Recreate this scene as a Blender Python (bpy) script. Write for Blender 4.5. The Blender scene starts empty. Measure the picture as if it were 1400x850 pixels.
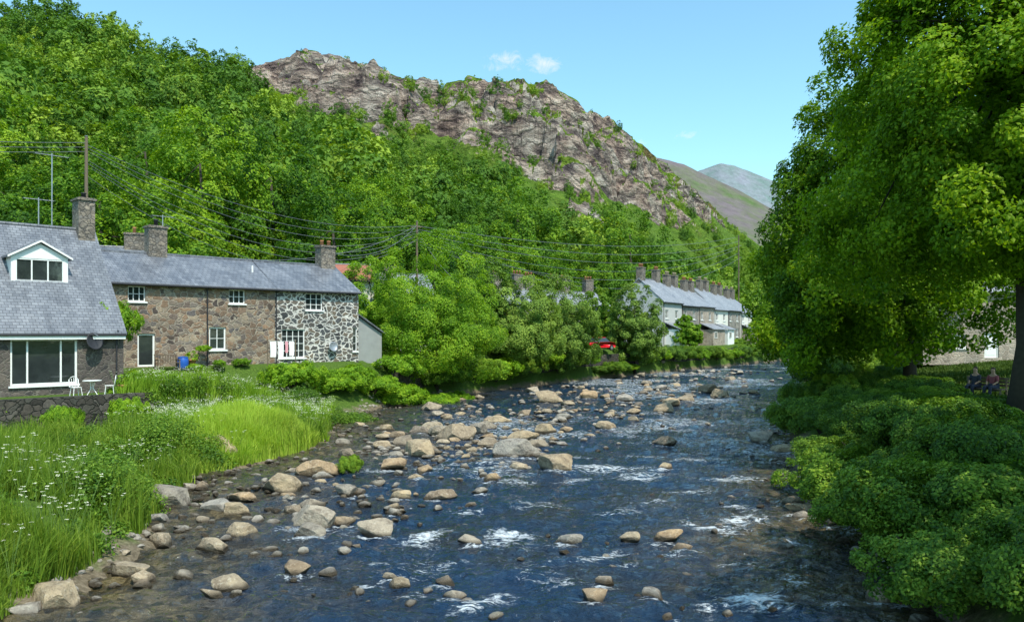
import bpy, bmesh, math, random
import numpy as np
from mathutils import Vector, noise as mnoise
R_=math.radians
S=bpy.context.scene
C=S.collection
H=5.0; F=1100.0; HY=455.0
def W(px,py,d): return ((px-700)/F*d, d, H+(HY-py)*d/F)
def onwater(px,py):
    d=H*F/(py-HY); return ((px-700)/F*d, d)
# ---------------------------------------------------------------- helpers
def tag(o,label=None,cat=None,group=None,kind=None):
    if label: o['label']=label
    if cat: o['category']=cat
    if group: o['group']=group
    if kind: o['kind']=kind
    return o
def thing(name,label,cat,loc=(0,0,0),rz=0,group=None):
    o=bpy.data.objects.new(name,None); C.objects.link(o)
    o.location=loc; o.rotation_euler=(0,0,rz); o.empty_display_size=.3
    return tag(o,label,cat,group)
def link(name,me,parent=None):
    o=bpy.data.objects.new(name,me); C.objects.link(o)
    if parent: o.parent=parent
    return o
def dup(root,loc,rz=0,sc=1,label=None,group=None):
    r=root.copy(); C.objects.link(r); r.location=loc; r.rotation_euler=(0,0,rz)
    r.scale=(sc,sc,sc) if not hasattr(sc,'__len__') else sc
    if label: r['label']=label
    if group: r['group']=group
    for ch in list(root.children):
        c=ch.copy(); C.objects.link(c); c.parent=r
        for g in ch.children:
            k=g.copy(); C.objects.link(k); k.parent=c
    return r
def npmesh(name,v,f,mat=None,smooth=False,attrs=None):
    me=bpy.data.meshes.new(name); v=np.asarray(v,dtype=np.float32); f=np.asarray(f,dtype=np.int32)
    me.vertices.add(len(v)); me.vertices.foreach_set('co',v.ravel())
    k=f.shape[1]; me.loops.add(f.size); me.loops.foreach_set('vertex_index',f.ravel())
    me.polygons.add(len(f)); me.polygons.foreach_set('loop_start',np.arange(0,f.size,k,dtype=np.int32))
    me.polygons.foreach_set('use_smooth',np.full(len(f),smooth))
    if attrs:
        for an,av in attrs.items():
            a=me.attributes.new(an,'FLOAT','POINT'); a.data.foreach_set('value',np.asarray(av,dtype=np.float32))
    if mat: me.materials.append(mat)
    me.update(calc_edges=True); me.validate()
    return me
def gridfaces(nr,nc):
    i=np.arange(nr*nc).reshape(nr,nc)
    return np.stack([i[:-1,:-1],i[:-1,1:],i[1:,1:],i[1:,:-1]],-1).reshape(-1,4)
class MB:
    def __init__(s): s.v=[]; s.f=[]
    def poly(s,pts):
        n=len(s.v); s.v+= [tuple(p) for p in pts]; s.f.append(tuple(range(n,n+len(pts))))
    def box(s,x0,x1,y0,y1,z0,z1):
        n=len(s.v)
        s.v+=[(x0,y0,z0),(x1,y0,z0),(x1,y1,z0),(x0,y1,z0),(x0,y0,z1),(x1,y0,z1),(x1,y1,z1),(x0,y1,z1)]
        s.f+=[tuple(n+i for i in q) for q in ((0,3,2,1),(4,5,6,7),(0,1,5,4),(1,2,6,5),(2,3,7,6),(3,0,4,7))]
    def extrude_x(s,prof,x0,x1):   # prof list of (y,z)
        n=len(s.v); k=len(prof)
        s.v+=[(x0,y,z) for y,z in prof]+[(x1,y,z) for y,z in prof]
        for i in range(k):
            j=(i+1)%k; s.f.append((n+i,n+j,n+k+j,n+k+i))
        s.f.append(tuple(n+i for i in range(k))[::-1]); s.f.append(tuple(n+k+i for i in range(k)))
    def tube(s,pts,rad,n=8,cap=True):
        pts=[Vector(p) for p in pts]
        if not hasattr(rad,'__len__'): rad=[rad]*len(pts)
        b=len(s.v)
        for i,p in enumerate(pts):
            t=(pts[min(i+1,len(pts)-1)]-pts[max(i-1,0)]).normalized()
            a=Vector((0,0,1)) if abs(t.z)<.9 else Vector((1,0,0))
            u=t.cross(a).normalized(); w=t.cross(u)
            for k in range(n):
                q=2*math.pi*k/n; s.v.append(tuple(p+(u*math.cos(q)+w*math.sin(q))*rad[i]))
        for i in range(len(pts)-1):
            for k in range(n):
                a0=b+i*n+k; a1=b+i*n+(k+1)%n; s.f.append((a0,a1,a1+n,a0+n))
        if cap:
            s.f.append(tuple(b+k for k in range(n))[::-1]); e=b+(len(pts)-1)*n; s.f.append(tuple(e+k for k in range(n)))
    def lathe(s,prof,c=(0,0,0),n=14):
        b=len(s.v)
        for r,z in prof:
            for k in range(n):
                q=2*math.pi*k/n; s.v.append((c[0]+r*math.cos(q),c[1]+r*math.sin(q),c[2]+z))
        for i in range(len(prof)-1):
            for k in range(n):
                a0=b+i*n+k; a1=b+i*n+(k+1)%n; s.f.append((a0,a1,a1+n,a0+n))
        s.f.append(tuple(b+k for k in range(n))[::-1]); e=b+(len(prof)-1)*n; s.f.append(tuple(e+k for k in range(n)))
    def build(s,name,mat,parent=None,smooth=False):
        me=bpy.data.meshes.new(name); me.from_pydata(s.v,[],s.f)
        if mat: me.materials.append(mat)
        if smooth:
            for p in me.polygons: p.use_smooth=True
        me.update()
        return link(name,me,parent)
# ---------------------------------------------------------------- numpy noise
def _h(ix,iy,seed):
    n=(ix.astype(np.int64)*374761393+iy.astype(np.int64)*668265263+seed*1274126177)&0x7fffffff
    n=((n^(n>>13))*1274126177)&0x7fffffff
    n=n^(n>>16)
    return (n&0xffff)/65535.0
def vn(x,y,seed=0):
    x=np.asarray(x,float); y=np.asarray(y,float)
    ix=np.floor(x); iy=np.floor(y); fx=x-ix; fy=y-iy
    fx=fx*fx*(3-2*fx); fy=fy*fy*(3-2*fy); ix=ix.astype(np.int64); iy=iy.astype(np.int64)
    a=_h(ix,iy,seed); b=_h(ix+1,iy,seed); c=_h(ix,iy+1,seed); d=_h(ix+1,iy+1,seed)
    return (a*(1-fx)+b*fx)*(1-fy)+(c*(1-fx)+d*fx)*fy
def fbm(x,y,oct=4,seed=0):
    s=0; a=.5; t=0
    for o in range(oct):
        s=s+a*vn(x*2**o+o*17.3,y*2**o-o*9.1,seed+o); t+=a; a*=.5
    return s/t
def sstep(a,b,x):
    t=np.clip((x-a)/(b-a),0,1); return t*t*(3-2*t)
# ---------------------------------------------------------------- materials
def newmat(name):
    m=bpy.data.materials.new(name); m.use_nodes=True; nt=m.node_tree; nt.nodes.clear(); return m,nt
def nd(nt,t,props=None,ins=None):
    n=nt.nodes.new(t)
    for k,v in (props or {}).items(): setattr(n,k,v)
    for k,v in (ins or {}).items():
        if isinstance(v,bpy.types.NodeSocket): nt.links.new(v,n.inputs[k])
        else: n.inputs[k].default_value=v
    return n
def c4(c): return (c[0],c[1],c[2],1)
def mixc(nt,f,a,b,bl='MIX'):
    a=c4(a) if isinstance(a,tuple) and len(a)==3 else a; b=c4(b) if isinstance(b,tuple) and len(b)==3 else b
    return nd(nt,'ShaderNodeMixRGB',{'blend_type':bl},{'Fac':f,'Color1':a,'Color2':b}).outputs[0]
def mrange(nt,v,a,b,c=0.,d=1.): return nd(nt,'ShaderNodeMapRange',None,{0:v,1:a,2:b,3:c,4:d}).outputs[0]
def math_(nt,op,a,b=0.): return nd(nt,'ShaderNodeMath',{'operation':op},{0:a,1:b}).outputs[0]
def ramp(nt,f,stops):
    n=nd(nt,'ShaderNodeValToRGB',None,{'Fac':f}); e=n.color_ramp.elements
    e[0].position=stops[0][0]; e[0].color=c4(stops[0][1]); e[1].position=stops[-1][0]; e[1].color=c4(stops[-1][1])
    for p,c in stops[1:-1]:
        x=e.new(p); x.color=c4(c)
    return n.outputs[0]
def noise(nt,vec,scale,detail=4.,rough=.55,dist=0.):
    return nd(nt,'ShaderNodeTexNoise',None,{'Vector':vec,'Scale':scale,'Detail':detail,'Roughness':rough,'Distortion':dist}).outputs['Fac']
def out(nt,bsdf): nd(nt,'ShaderNodeOutputMaterial',None,{'Surface':bsdf})
def prin(nt,col,rough=.8,bump=None,bstr=.3,bdist=.05,spec=.3,metal=0.):
    n=nd(nt,'ShaderNodeBsdfPrincipled',None,{'Base Color':c4(col) if isinstance(col,tuple) else col,'Roughness':rough,'Specular IOR Level':spec,'Metallic':metal})
    if bump is not None:
        b=nd(nt,'ShaderNodeBump',None,{'Strength':bstr,'Distance':bdist,'Height':bump}); nt.links.new(b.outputs[0],n.inputs['Normal'])
    return n.outputs[0]
def simple(name,col,rough=.7,var=.25,scale=6.,spec=.3,metal=0.):
    m,nt=newmat(name); tc=nd(nt,'ShaderNodeTexCoord').outputs['Object']
    f=noise(nt,tc,scale)
    c=mixc(nt,f,tuple(x*(1-var) for x in col),tuple(min(1,x*(1+var)) for x in col))
    out(nt,prin(nt,c,rough,f,.15,.02,spec,metal)); return m
def leafmat(name,dark,mid,light,trans=.35,glos=.45,rv=.16,K=(1.25,1.08,.9)):
    m,nt=newmat(name)
    dark,mid,light=[tuple(a*b for a,b in zip(c,K)) for c in (dark,mid,light)]
    t=nd(nt,'ShaderNodeAttribute',{'attribute_name':'tint'}).outputs['Fac']
    r=nd(nt,'ShaderNodeObjectInfo').outputs['Random']
    f=math_(nt,'ADD',t,mrange(nt,r,0,1,-rv,rv))
    c=ramp(nt,f,[(.05,dark),(.5,mid),(.95,light)])
    p=prin(nt,c,glos,None,spec=.2)
    c2=mixc(nt,1.,c,(1.3,1.3,.4),'MULTIPLY')
    tr=nd(nt,'ShaderNodeBsdfTranslucent',None,{'Color':c2}).outputs[0]
    out(nt,nd(nt,'ShaderNodeMixShader',None,{0:trans,1:p,2:tr}).outputs[0]); return m
def stonemat(name,cols,mortar,scale,mw,rough=.85,zs=1.6,distort=.12,bst=.6):
    m,nt=newmat(name); tc=nd(nt,'ShaderNodeTexCoord').outputs['Object']
    nz=nd(nt,'ShaderNodeTexNoise',None,{'Vector':tc,'Scale':2.2,'Detail':3.}).outputs['Color']
    v=nd(nt,'ShaderNodeVectorMath',{'operation':'SCALE'},{0:nz,'Scale':distort*4}).outputs[0]
    v=nd(nt,'ShaderNodeVectorMath',{'operation':'ADD'},{0:tc,1:v}).outputs[0]
    v=nd(nt,'ShaderNodeMapping',None,{'Vector':v,'Scale':(scale,scale,scale*zs)}).outputs[0]
    vo=nd(nt,'ShaderNodeTexVoronoi',{'feature':'F1'},{'Vector':v,'Scale':1.}).outputs['Color']
    ed=nd(nt,'ShaderNodeTexVoronoi',{'feature':'DISTANCE_TO_EDGE'},{'Vector':v,'Scale':1.}).outputs['Distance']
    f=nd(nt,'ShaderNodeSeparateColor',None,{0:vo}).outputs[0]
    n=len(cols); c=ramp(nt,f,[(i/(n-1),cc) for i,cc in enumerate(cols)])
    fine=noise(nt,tc,9.,6.,.7)
    c=mixc(nt,.8,c,ramp(nt,fine,[(.3,(.45,.45,.45)),(.7,(1.35,1.35,1.35))]),'MULTIPLY')
    mk=mrange(nt,ed,mw*.6,mw*1.4,1.,0.)
    mc=mixc(nt,fine,tuple(x*.75 for x in mortar),mortar)
    c=mixc(nt,mk,c,mc)
    big=noise(nt,tc,.6,3.); c=mixc(nt,.7,c,ramp(nt,big,[(.3,(.6,.6,.6)),(.7,(1.2,1.15,1.1))]),'MULTIPLY')
    hgt=math_(nt,'ADD',mrange(nt,ed,0,mw*2),math_(nt,'MULTIPLY',fine,.5))
    out(nt,prin(nt,c,rough,hgt,bst,.05)); return m
def slatemat(name,c1,c2,rough=.5):
    m,nt=newmat(name); tc=nd(nt,'ShaderNodeTexCoord').outputs['Object']
    sp=nd(nt,'ShaderNodeSeparateXYZ',None,{0:tc})
    v=nd(nt,'ShaderNodeCombineXYZ',None,{0:sp.outputs[0],1:math_(nt,'MULTIPLY',sp.outputs[2],1.4)}).outputs[0]
    b=nd(nt,'ShaderNodeTexBrick',{'offset':.5},{'Vector':v,'Color1':c4(c1),'Color2':c4(c2),'Mortar':c4(tuple(x*.35 for x in c1)),'Scale':1.,'Mortar Size':.01,'Brick Width':.28,'Row Height':.19,'Bias':0.})
    n1=noise(nt,tc,.8,5.,.6); n2=noise(nt,v,7.,4.,.7)
    mp=nd(nt,'ShaderNodeMapping',None,{'Vector':tc,'Scale':(2.2,.3,.3)}).outputs[0]; n3=noise(nt,mp,1.3,4.,.6)
    c=mixc(nt,.6,b.outputs['Color'],ramp(nt,n1,[(.3,(.6,.62,.66)),(.7,(1.3,1.26,1.22))]),'MULTIPLY')
    c=mixc(nt,.45,c,ramp(nt,n3,[(.35,(.6,.6,.62)),(.65,(1.25,1.25,1.25))]),'MULTIPLY')
    c=mixc(nt,mrange(nt,n2,.64,.78,0.,.5),c,(.3,.31,.25))
    hh=math_(nt,'SUBTRACT',n2,b.outputs['Fac'])
    out(nt,prin(nt,c,rough,hh,.5,.03,.5)); return m

m_slate=slatemat('slate',(.135,.145,.17),(.21,.22,.245),.38)
m_slate_dk=slatemat('slate_dark',(.11,.12,.14),(.19,.2,.22),.42)
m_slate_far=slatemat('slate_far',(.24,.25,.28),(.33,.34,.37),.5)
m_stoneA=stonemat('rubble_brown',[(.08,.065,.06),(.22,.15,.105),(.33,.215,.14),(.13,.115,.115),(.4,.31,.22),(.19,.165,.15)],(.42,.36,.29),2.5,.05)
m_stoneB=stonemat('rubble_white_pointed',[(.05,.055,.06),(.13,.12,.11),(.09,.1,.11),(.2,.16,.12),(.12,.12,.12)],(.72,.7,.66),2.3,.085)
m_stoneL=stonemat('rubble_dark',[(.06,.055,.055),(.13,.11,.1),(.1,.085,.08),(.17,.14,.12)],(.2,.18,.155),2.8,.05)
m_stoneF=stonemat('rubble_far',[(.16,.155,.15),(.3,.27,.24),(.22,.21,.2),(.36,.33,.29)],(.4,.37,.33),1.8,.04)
m_stoneW=stonemat('retaining_stone',[(.04,.037,.032),(.09,.078,.065),(.065,.065,.055),(.13,.115,.1)],(.025,.025,.02),2.4,.05)
m_stoneC=stonemat('chimney_stone',[(.16,.14,.12),(.3,.25,.2),(.22,.2,.18),(.36,.3,.24)],(.12,.11,.1),3.6,.05)
m_stoneR=stonemat('rubble_pale',[(.26,.22,.18),(.4,.33,.27),(.33,.29,.25),(.48,.4,.32)],(.5,.44,.37),2.,.05)
m_white=simple('white_paint',(.8,.8,.78),.5,.06)
m_render=simple('grey_render',(.3,.31,.3),.85,.2,2.)
m_lrender=simple('light_grey_render',(.5,.5,.48),.85,.15,2.)
m_cream=simple('cream_render',(.68,.66,.6),.85,.1,2.)
m_red=simple('red_roof_tile',(.32,.12,.08),.7,.25,8.)
m_pot=simple('clay_pot',(.5,.22,.11),.7,.25,8.)
m_buff=simple('buff_pot',(.5,.4,.26),.7,.25,8.)
m_dark=simple('dark_metal',(.03,.03,.035),.5,.2)
m_grey=simple('aluminium',(.35,.36,.38),.4,.2,5.,.5,.6)
m_wood=simple('weathered_wood',(.16,.12,.085),.85,.35,14.)
m_blue=simple('blue_plastic',(.02,.1,.42),.4,.15)
m_bark=simple('bark',(.05,.042,.032),.9,.45,9.)
m_cloth=simple('white_cloth',(.82,.8,.8),.9,.05)
m_pink=simple('pink_cloth',(.7,.35,.4),.9,.1)
m_carred=simple('red_car_paint',(.65,.01,.02),.2,.05,3.,.6)
m_tyre=simple('tyre',(.02,.02,.02),.8,.2)
m_skin=simple('skin',(.4,.24,.17),.6,.05)
m_hair=simple('hair',(.05,.03,.02),.6,.2)
m_shirt=simple('dull_red_shirt',(.22,.06,.07),.8,.1)
m_shirt2=simple('dark_shirt',(.03,.035,.05),.8,.1)
m_jeans=simple('jeans',(.03,.035,.06),.85,.15)
m_wire=simple('cable',(.14,.15,.16),.5,.1)
m_glass,nt=newmat('window_glass')
tc=nd(nt,'ShaderNodeTexCoord').outputs['Object']; nz=noise(nt,tc,1.6,2.)
out(nt,prin(nt,mixc(nt,nz,(.008,.01,.012),(.05,.06,.06)),.05,nz,.08,.05,.9))

L_hill=leafmat('leaf_hill',(.022,.075,.008),(.085,.205,.014),(.23,.37,.022),.34,.6,.26,(1.2,1.1,.9))
L_far=leafmat('leaf_far',(.022,.07,.014),(.085,.19,.024),(.25,.37,.045),.28,.7,.16,(1.2,1.1,.9))
L_syc=leafmat('leaf_sycamore',(.045,.125,.006),(.13,.28,.010),(.26,.43,.018),.45,.5)
L_bright=leafmat('leaf_bright',(.06,.16,.01),(.15,.33,.02),(.28,.46,.03),.4,.5)
L_vivid=leafmat('leaf_vivid_sycamore',(.05,.14,.01),(.14,.31,.02),(.28,.46,.03),.4,.5)  # vivid leaf greens, the foliage's own colour
L_mid=leafmat('leaf_mid',(.05,.13,.014),(.13,.27,.025),(.25,.4,.04),.38,.5)
L_will=leafmat('leaf_willow',(.05,.11,.025),(.125,.245,.045),(.25,.4,.08),.35,.6)
L_shrub=leafmat('leaf_shrub',(.022,.07,.012),(.075,.18,.02),(.19,.33,.04),.32,.5)
L_grass=leafmat('leaf_grass',(.05,.12,.012),(.14,.26,.03),(.3,.41,.08),.4,.6)
L_lawn_shade=leafmat('leaf_lawn_shade',(.02,.05,.008),(.045,.09,.015),(.09,.15,.03),.2,.8)  # grass greens darkened to carry the shade under the trees
L_grassb=leafmat('leaf_grass_bright',(.09,.2,.015),(.2,.38,.035),(.36,.52,.09),.4,.6)
L_flower,nt=newmat('umbel_cream'); out(nt,prin(nt,(.66,.66,.5),.9))

# ---------------------------------------------------------------- terrain functions
LY=[-60,0,15.9,19.3,24.4,28.2,31,35.5,47.8,57.9,73,92,122,149,185,240,400]
LX=[-9,-9,-8.7,-8.9,-10.2,-10.8,-9.5,-8.4,-10,-7.4,0,12.5,33,51,78,120,250]
RY=[-60,0,13.9,17.5,22.4,26.8,35.5,52,78.6,110,141,185,240,400]
RX=[7,7,7.3,8,9.2,9.6,12.2,17.3,28,42,58,92,136,266]
Lf=lambda y: np.interp(y,LY,LX)
Rf=lambda y: np.interp(y,RY,RX)
def vfun(x,y): return ((x+17.2)-(y-37.5))*.7071
def ground(x,y):
    x=np.asarray(x,float); y=np.asarray(y,float)
    n=fbm(x*.5,y*.5,4,3)-.5; wob=(fbm(x*.25+9,y*.25,3,8)-.5)*2.6
    dl=Lf(y)-x+wob*np.clip((60-y)/20,.15,1); dr=x-Rf(y)+wob*.4
    T=np.interp(vfun(x,y),[-60,-8,-3.4,-.2,.1,5,12,20],[3.2,3.05,2.1,2.1,.55,.55,.95,1.3])
    s=np.interp(y,[14,24,30,48,58,64],[.5,.35,.3,.36,1.3,2.4])
    zl=np.minimum(T,-.12+s*dl)+n*.45*(T<1.5)
    zr=np.minimum(np.interp(dr,[0,2.5,5,11,16],[1.6,1.6,1.9,2.5,2.9]),-.2+.75*dr)+n*.15
    bed=-.25+np.minimum(0,.22*np.maximum(dl,dr))
    z=np.where(dl>0,zl,np.where(dr>0,zr,np.maximum(bed,-1.3)))
    return z
def g1(x,y): return float(ground(np.array([x]),np.array([y]))[0])

m_ground,nt=newmat('ground_soil_grass')
geo=nd(nt,'ShaderNodeNewGeometry').outputs['Position']; zz=nd(nt,'ShaderNodeSeparateXYZ',None,{0:geo}).outputs[2]
n1=noise(nt,geo,1.2,6.); n2=noise(nt,geo,9.,5.,.7)
gr=ramp(nt,n2,[(.25,(.03,.045,.008)),(.5,(.06,.11,.016)),(.8,(.13,.2,.03))])
so=ramp(nt,n2,[(.25,(.05,.04,.027)),(.5,(.15,.12,.08)),(.8,(.3,.25,.18))])
zz2=math_(nt,'ADD',zz,mrange(nt,n1,0,1,-.5,.5))
out(nt,prin(nt,mixc(nt,mrange(nt,zz2,.15,.45),so,gr),.95,n2,.6,.06,.15))
xs=np.concatenate([[-3000,-1500,-700,-350,-200,-120,-90,-70],np.arange(-55,75,.5),np.arange(75,140,3),[160,220,350,700,1500,3000]])
ys=np.concatenate([[-800,-200,-80,-40,-20,-5],np.arange(2,70,.45),np.arange(70,165,1.2),[170,180,195,215,240,280,350,500,900,2000,4000]])
X,Y=np.meshgrid(xs,ys); Z=ground(X,Y)
v=np.stack([X,Y,Z],-1).reshape(-1,3)
tag(link('ground',npmesh('ground',v,gridfaces(len(ys),len(xs)),m_ground,True)),'grassy valley floor and stony river banks','ground',kind='structure')

# hill
SU=[-400,-300,0,100,200,270,340,400,440,510,560,600,640,700,760,800,850,890,960,1000,1040,1100,1200,1600]
SE=[470,470,405,402,358,348,356,378,381,364,345,328,345,336,331,312,277,243,182,148,118,84,66,50]
def e_sky(u): return np.interp(u,SU,SE)
def Drf(u): return np.interp(u,[-400,0,340,440,600,800,960,1040,1600],[215,225,330,380,430,470,560,650,800])
def Dff(u): return np.interp(u,[-400,0,200,490,700,850,950,1040,1600],[60,63,67,78,130,152,195,270,320])
def rocklow(u): return HY-np.interp(u,[300,330,380,430,520,600,680,760,850,900,980,1020],[60,92,130,165,190,200,235,268,280,290,300,304])
def hill(u,d,detail=True):
    Dr=Drf(u); Df=Dff(u); zr=H+e_sky(u)*Dr/F; t=np.clip((d-Df)/(Dr-Df),0,1)
    x=(u-700)/F*d
    z=2.8+(zr-2.8)*t**1.2
    z=z+(fbm(x/60,d/60,3,5)-.5)*26*t*(1-t)*2
    e=(z-H)/d*F
    nn=fbm(x/30,d/30+z/34,4,21)
    rm=sstep(-18,12,e-rocklow(u)+(nn-.5)*110)*sstep(315,350,u)*(1-sstep(985,1010,u))
    if detail:
        tp=1-.7*sstep(.88,.99,t)
        P=24.; q=(z+nn*60+x*.15)/P; fr=q-np.floor(q); st=sstep(.42,.64,fr)
        z=z+P*(st-fr)*.85*rm*tp
        rg=fbm(x/20,d/20+z/24,4,33)
        z=z+(rg-.5)*24*rm*tp
        r2=1-np.abs(2*fbm(x/8,d/8+z/9,3,38)-1); z=z+(r2-.75)*5*rm*tp
        z=z+(fbm(x/3.5,d/3.5+z/5,3,40)-.5)*2.2*rm*tp
        z=z+(fbm(x/14,d/14,3,44)-.5)*3*(1-rm)*np.clip(t*4,0,1)
    z=np.where(d>Dr,z-(d-Dr)*.25,z)
    return z,rm
us=np.arange(-300,1500,2.6); ts=np.concatenate([np.linspace(-.02,1,340),[1.02,1.05,1.1,1.2,1.4]])
U,Tt=np.meshgrid(us,ts); D=Dff(U)+Tt*(Drf(U)-Dff(U))
Z,RM=hill(U,D); X=(U-700)/F*D
gx_=np.gradient(Z,axis=1)/np.maximum(np.abs(np.gradient(X,axis=1)),.01)
slope=np.hypot(np.gradient(Z,axis=0)/np.maximum(np.abs(np.gradient(D,axis=0)),.01),gx_*.6)
sv_=np.minimum(slope,2.5)+(fbm(X/11,D/11+Z/9,3,50)-.5)*1.4+(fbm(X/42,D/42+Z/40,3,53)-.5)*3.6-sstep(800,950,U)*.3
qa,qb=np.quantile(sv_[RM>.7],[.52,.62])
rk=RM*sstep(qa,qb,sv_)
m_hill,nt=newmat('hillside_rock_heath')
geo=nd(nt,'ShaderNodeNewGeometry').outputs['Position']
ra=nd(nt,'ShaderNodeAttribute',{'attribute_name':'rock'}).outputs['Fac']; rz=nd(nt,'ShaderNodeAttribute',{'attribute_name':'zone'}).outputs['Fac']
mp=nd(nt,'ShaderNodeMapping',None,{'Vector':geo,'Rotation':(.5,.4,.2),'Scale':(1,1,2.0)}).outputs[0]
n1=noise(nt,mp,.12,9.,.7,.5); n2=noise(nt,geo,.05,6.,.65); n3=noise(nt,geo,.7,4.,.7); n4=noise(nt,geo,.05,3.); n5=noise(nt,geo,.35,5.,.65)
dv_=nd(nt,'ShaderNodeTexNoise',None,{'Vector':geo,'Scale':.22,'Detail':5.}).outputs['Color']
mv=nd(nt,'ShaderNodeVectorMath',{'operation':'SCALE'},{0:dv_,'Scale':14.}).outputs[0]
mv=nd(nt,'ShaderNodeVectorMath',{'operation':'ADD'},{0:mp,1:mv}).outputs[0]
ck=nd(nt,'ShaderNodeTexVoronoi',{'feature':'DISTANCE_TO_EDGE'},{'Vector':mv,'Scale':.08}).outputs['Distance']
rc=ramp(nt,n1,[(.33,(.07,.055,.06)),(.42,(.2,.165,.155)),(.5,(.38,.32,.275)),(.62,(.66,.58,.5))])  # dark crevice shade is painted into the rock colour, cracks below too
rc=mixc(nt,mrange(nt,n4,.42,.6,0.,.5),rc,mixc(nt,1.,rc,(1.1,.82,.74),'MULTIPLY'))
rc=mixc(nt,mrange(nt,ck,.01,.1,.55,0.),rc,(.05,.04,.045))
hc=ramp(nt,n2,[(.36,(.2,.15,.06)),(.43,(.14,.19,.03)),(.5,(.22,.32,.04)),(.57,(.12,.22,.02)),(.66,(.2,.19,.06))])
hc=mixc(nt,.8,hc,ramp(nt,n5,[(.35,(.35,.4,.35)),(.6,(1.3,1.3,1.3))]),'MULTIPLY')
hc=mixc(nt,.5,hc,ramp(nt,n3,[(.3,(.5,.5,.5)),(.7,(1.35,1.35,1.35))]),'MULTIPLY')
lc=ramp(nt,n3,[(.3,(.07,.13,.015)),(.5,(.14,.25,.03)),(.75,(.25,.35,.05))])
veg=mixc(nt,rz,lc,hc)
msk=mrange(nt,math_(nt,'ADD',ra,mrange(nt,n5,.3,.7,-.3,.3)),.42,.55)
hh_=math_(nt,'ADD',math_(nt,'MULTIPLY',n1,3.),math_(nt,'MULTIPLY',mrange(nt,ck,0.,.15),.5))
out(nt,prin(nt,mixc(nt,msk,veg,rc),.95,math_(nt,'ADD',hh_,math_(nt,'MULTIPLY',n5,1.)),1.,2.6,.1))
tag(link('hillside',npmesh('hillside',np.stack([X,D,Z],-1).reshape(-1,3),gridfaces(*U.shape),m_hill,False,{'rock':rk.ravel(),'zone':RM.ravel()})),'steep wooded hillside rising to a rocky crag','hill',kind='structure')

def mountain(name,label,pts,Dr,span,base,cols,seed):
    pu=[p[0] for p in pts]; pe=[HY-p[1] for p in pts]
    us=np.arange(pu[0],pu[-1],2.); ts=np.concatenate([np.linspace(0,1,90),[1.05,1.2]])
    U,T=np.meshgrid(us,ts); D=Dr-span+T*span
    zr=H+np.interp(U,pu,pe)*Dr/F; z=base+(zr-base)*np.clip(T,0,1)**1.3; X=(U-700)/F*D
    z+= (fbm(X/90,D/90,5,seed)-.5)*60*np.clip(T,0,1)*np.clip(1.25-T,0,1)
    z=np.where(T>1,z-(T-1)*span*.5,z)
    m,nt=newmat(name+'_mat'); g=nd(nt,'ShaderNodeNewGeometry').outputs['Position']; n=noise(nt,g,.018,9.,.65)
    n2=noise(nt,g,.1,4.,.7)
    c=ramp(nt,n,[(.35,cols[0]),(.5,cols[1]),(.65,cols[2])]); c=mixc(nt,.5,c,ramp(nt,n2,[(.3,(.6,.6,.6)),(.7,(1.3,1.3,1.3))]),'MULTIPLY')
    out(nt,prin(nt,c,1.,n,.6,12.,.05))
    tag(link(name,npmesh(name,np.stack([X,D,z],-1).reshape(-1,3),gridfaces(*U.shape),m,True)),label,'mountain',kind='structure')
mountain('moorland_ridge','brown green moorland ridge beyond the crag',[(820,215),(880,214),(905,220),(935,228),(970,243),(1005,258),(1040,276),(1070,290),(1150,300),(1300,310)],1000,420,20,[(.09,.14,.05),(.13,.135,.095),(.155,.13,.14)],71)
mountain('distant_peak','haze-tinted blue grey mountain peak on the skyline',[(900,262),(940,240),(960,233),(985,225),(1005,227),(1030,238),(1060,250),(1110,268),(1300,290)],1700,500,60,[(.14,.2,.19),(.19,.22,.24),(.23,.24,.29)],77)  # distance haze is put into the peak's bluish colours

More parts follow.
